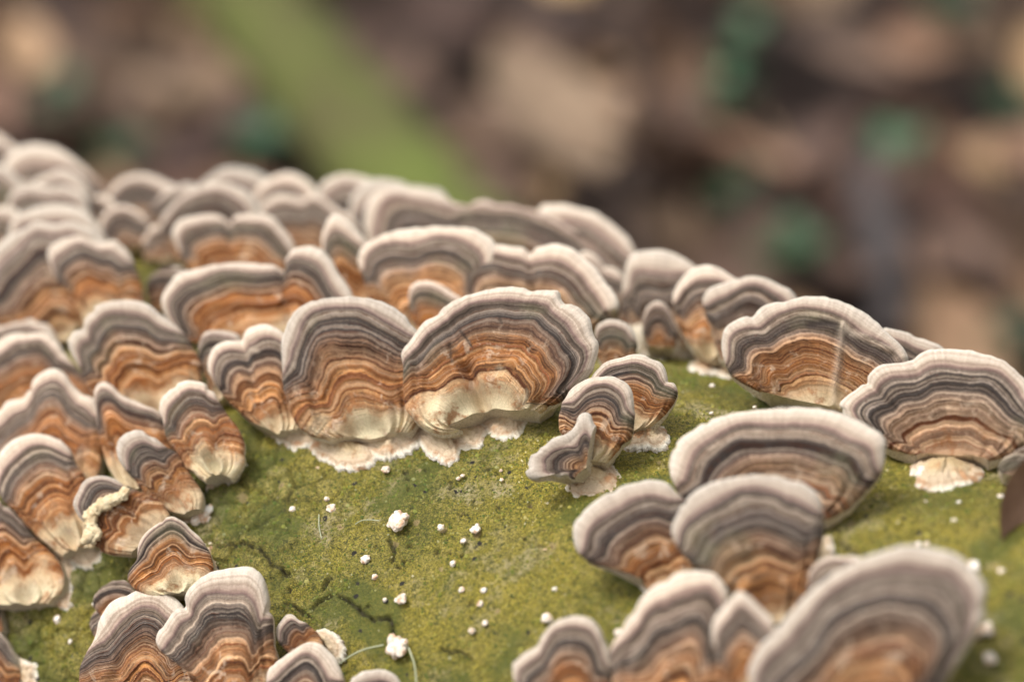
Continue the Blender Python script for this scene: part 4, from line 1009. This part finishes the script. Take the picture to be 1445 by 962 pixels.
p0 = ground_hit(1228, 250, 4); p1 = ground_hit(1262, 430, 3)
o = tube("dead_stick", [p0 + (p1 - p0) * t for t in np.linspace(-.2, 1.2, 14)], np.linspace(.9, 1.1, 14), M_WOODG, None, 12, origin=p0)
tag(o, "blurred grey stick standing out of the litter at right", "stick")
for (x0, y0, x1, y1, r_, lb) in ((880, 10, 905, 330, .55, "thin dark stick behind the log right of the large pale leaf"), (1050, 300, 1200, 190, .5, "thin brown stick lying across the litter at right"), (60, 20, 180, 160, .6, "thin brown stick in the upper left background")):
    p0 = ground_hit(x0, y0, 4); p1 = ground_hit(x1, y1, 3)
    o = tube("twig", [p0 + (p1 - p0) * t + np.array([.5 * math.sin(t * 5), 0, 0]) for t in np.linspace(-.2, 1.2, 14)], np.linspace(r_, r_ * .7, 14), M_SOIL, None, 10, origin=p0)
    tag(o, lb, "twig")

# green seedlings
GL = leaf_mesh("leaflet", 2.6, 2.0, .3, .02, M_GREEN, 9, 9, 7)
def plant(x, y, size, nl, label, z=4):
    p = ground_hit(x, y, z); p = np.array(p)
    base = p - np.array([0, 0, z + 1.])
    root = empty("seedling", base); tag(root, label, "seedling", "green seedlings on the forest floor")
    rr = random.Random(int(x))
    tube("stem", [base + (p - base) * t + np.array([.3 * math.sin(t * 4), 0, 0]) for t in np.linspace(0, 1, 6)], [.14] * 6, M_GREEN, root, 8, origin=base)
    for i in range(nl):
        o = bpy.data.objects.new("leaflet", GL); COL.objects.link(o); o.parent = root
        an = i / nl * 6.283 + rr.random()
        rad = size * rr.uniform(.25, .8)
        o.location = Vector((p - base + np.array([math.cos(an) * rad, math.sin(an) * rad, rr.uniform(-.6, 1.2)])) * S)
        o.rotation_euler = (rr.uniform(.1, .7), rr.uniform(-.4, .4), an - math.pi / 2)
        o.scale = (size / 2.4,) * 3
for x, y, s_, nl, lb in [(370, 212, 2.0, 8, "bright green seedling behind the log, left of the mossy branch's lower end"),
                         (85, 150, 1.7, 6, "dim green seedling at the upper left of the background"),
                         (165, 232, 1.8, 6, "dark green seedling just above the left skyline of brackets"),
                         (1062, 60, 1.8, 7, "green seedling at the top, right of centre"),
                         (1025, 135, 1.5, 6, "faint green seedling below the top one, right of centre"),
                         (1112, 365, 2.1, 8, "bright green seedling just above the back right brackets"),
                         (1248, 240, 2.3, 9, "widest green seedling at the right of the background"),
                         (1035, 272, 1.5, 6, "small green seedling between two leaves, right of centre"),
                         (1425, 145, 1.9, 7, "green seedling at the upper right edge"),
                         (1432, 490, 1.9, 7, "dark green seedling at the right edge above the ringed bracket"),
                         (1335, 5, 1.9, 7, "green seedling cut by the top edge at right")]:
    plant(x, y, s_, nl, lb)

# dark leaf leaning on the log at the right edge
P, _ = hit(1452, 735)
nn = log_normal(P)
me = leaf_mesh("leaf_blade", 2.2, 1.5, .3, .05, M_LEAF, 21)
o = place_leaf(me, cam2w(P + nn * .35), (1.1, .5, .3), 1.0, "dark brown dead leaf on the moss at the right edge")
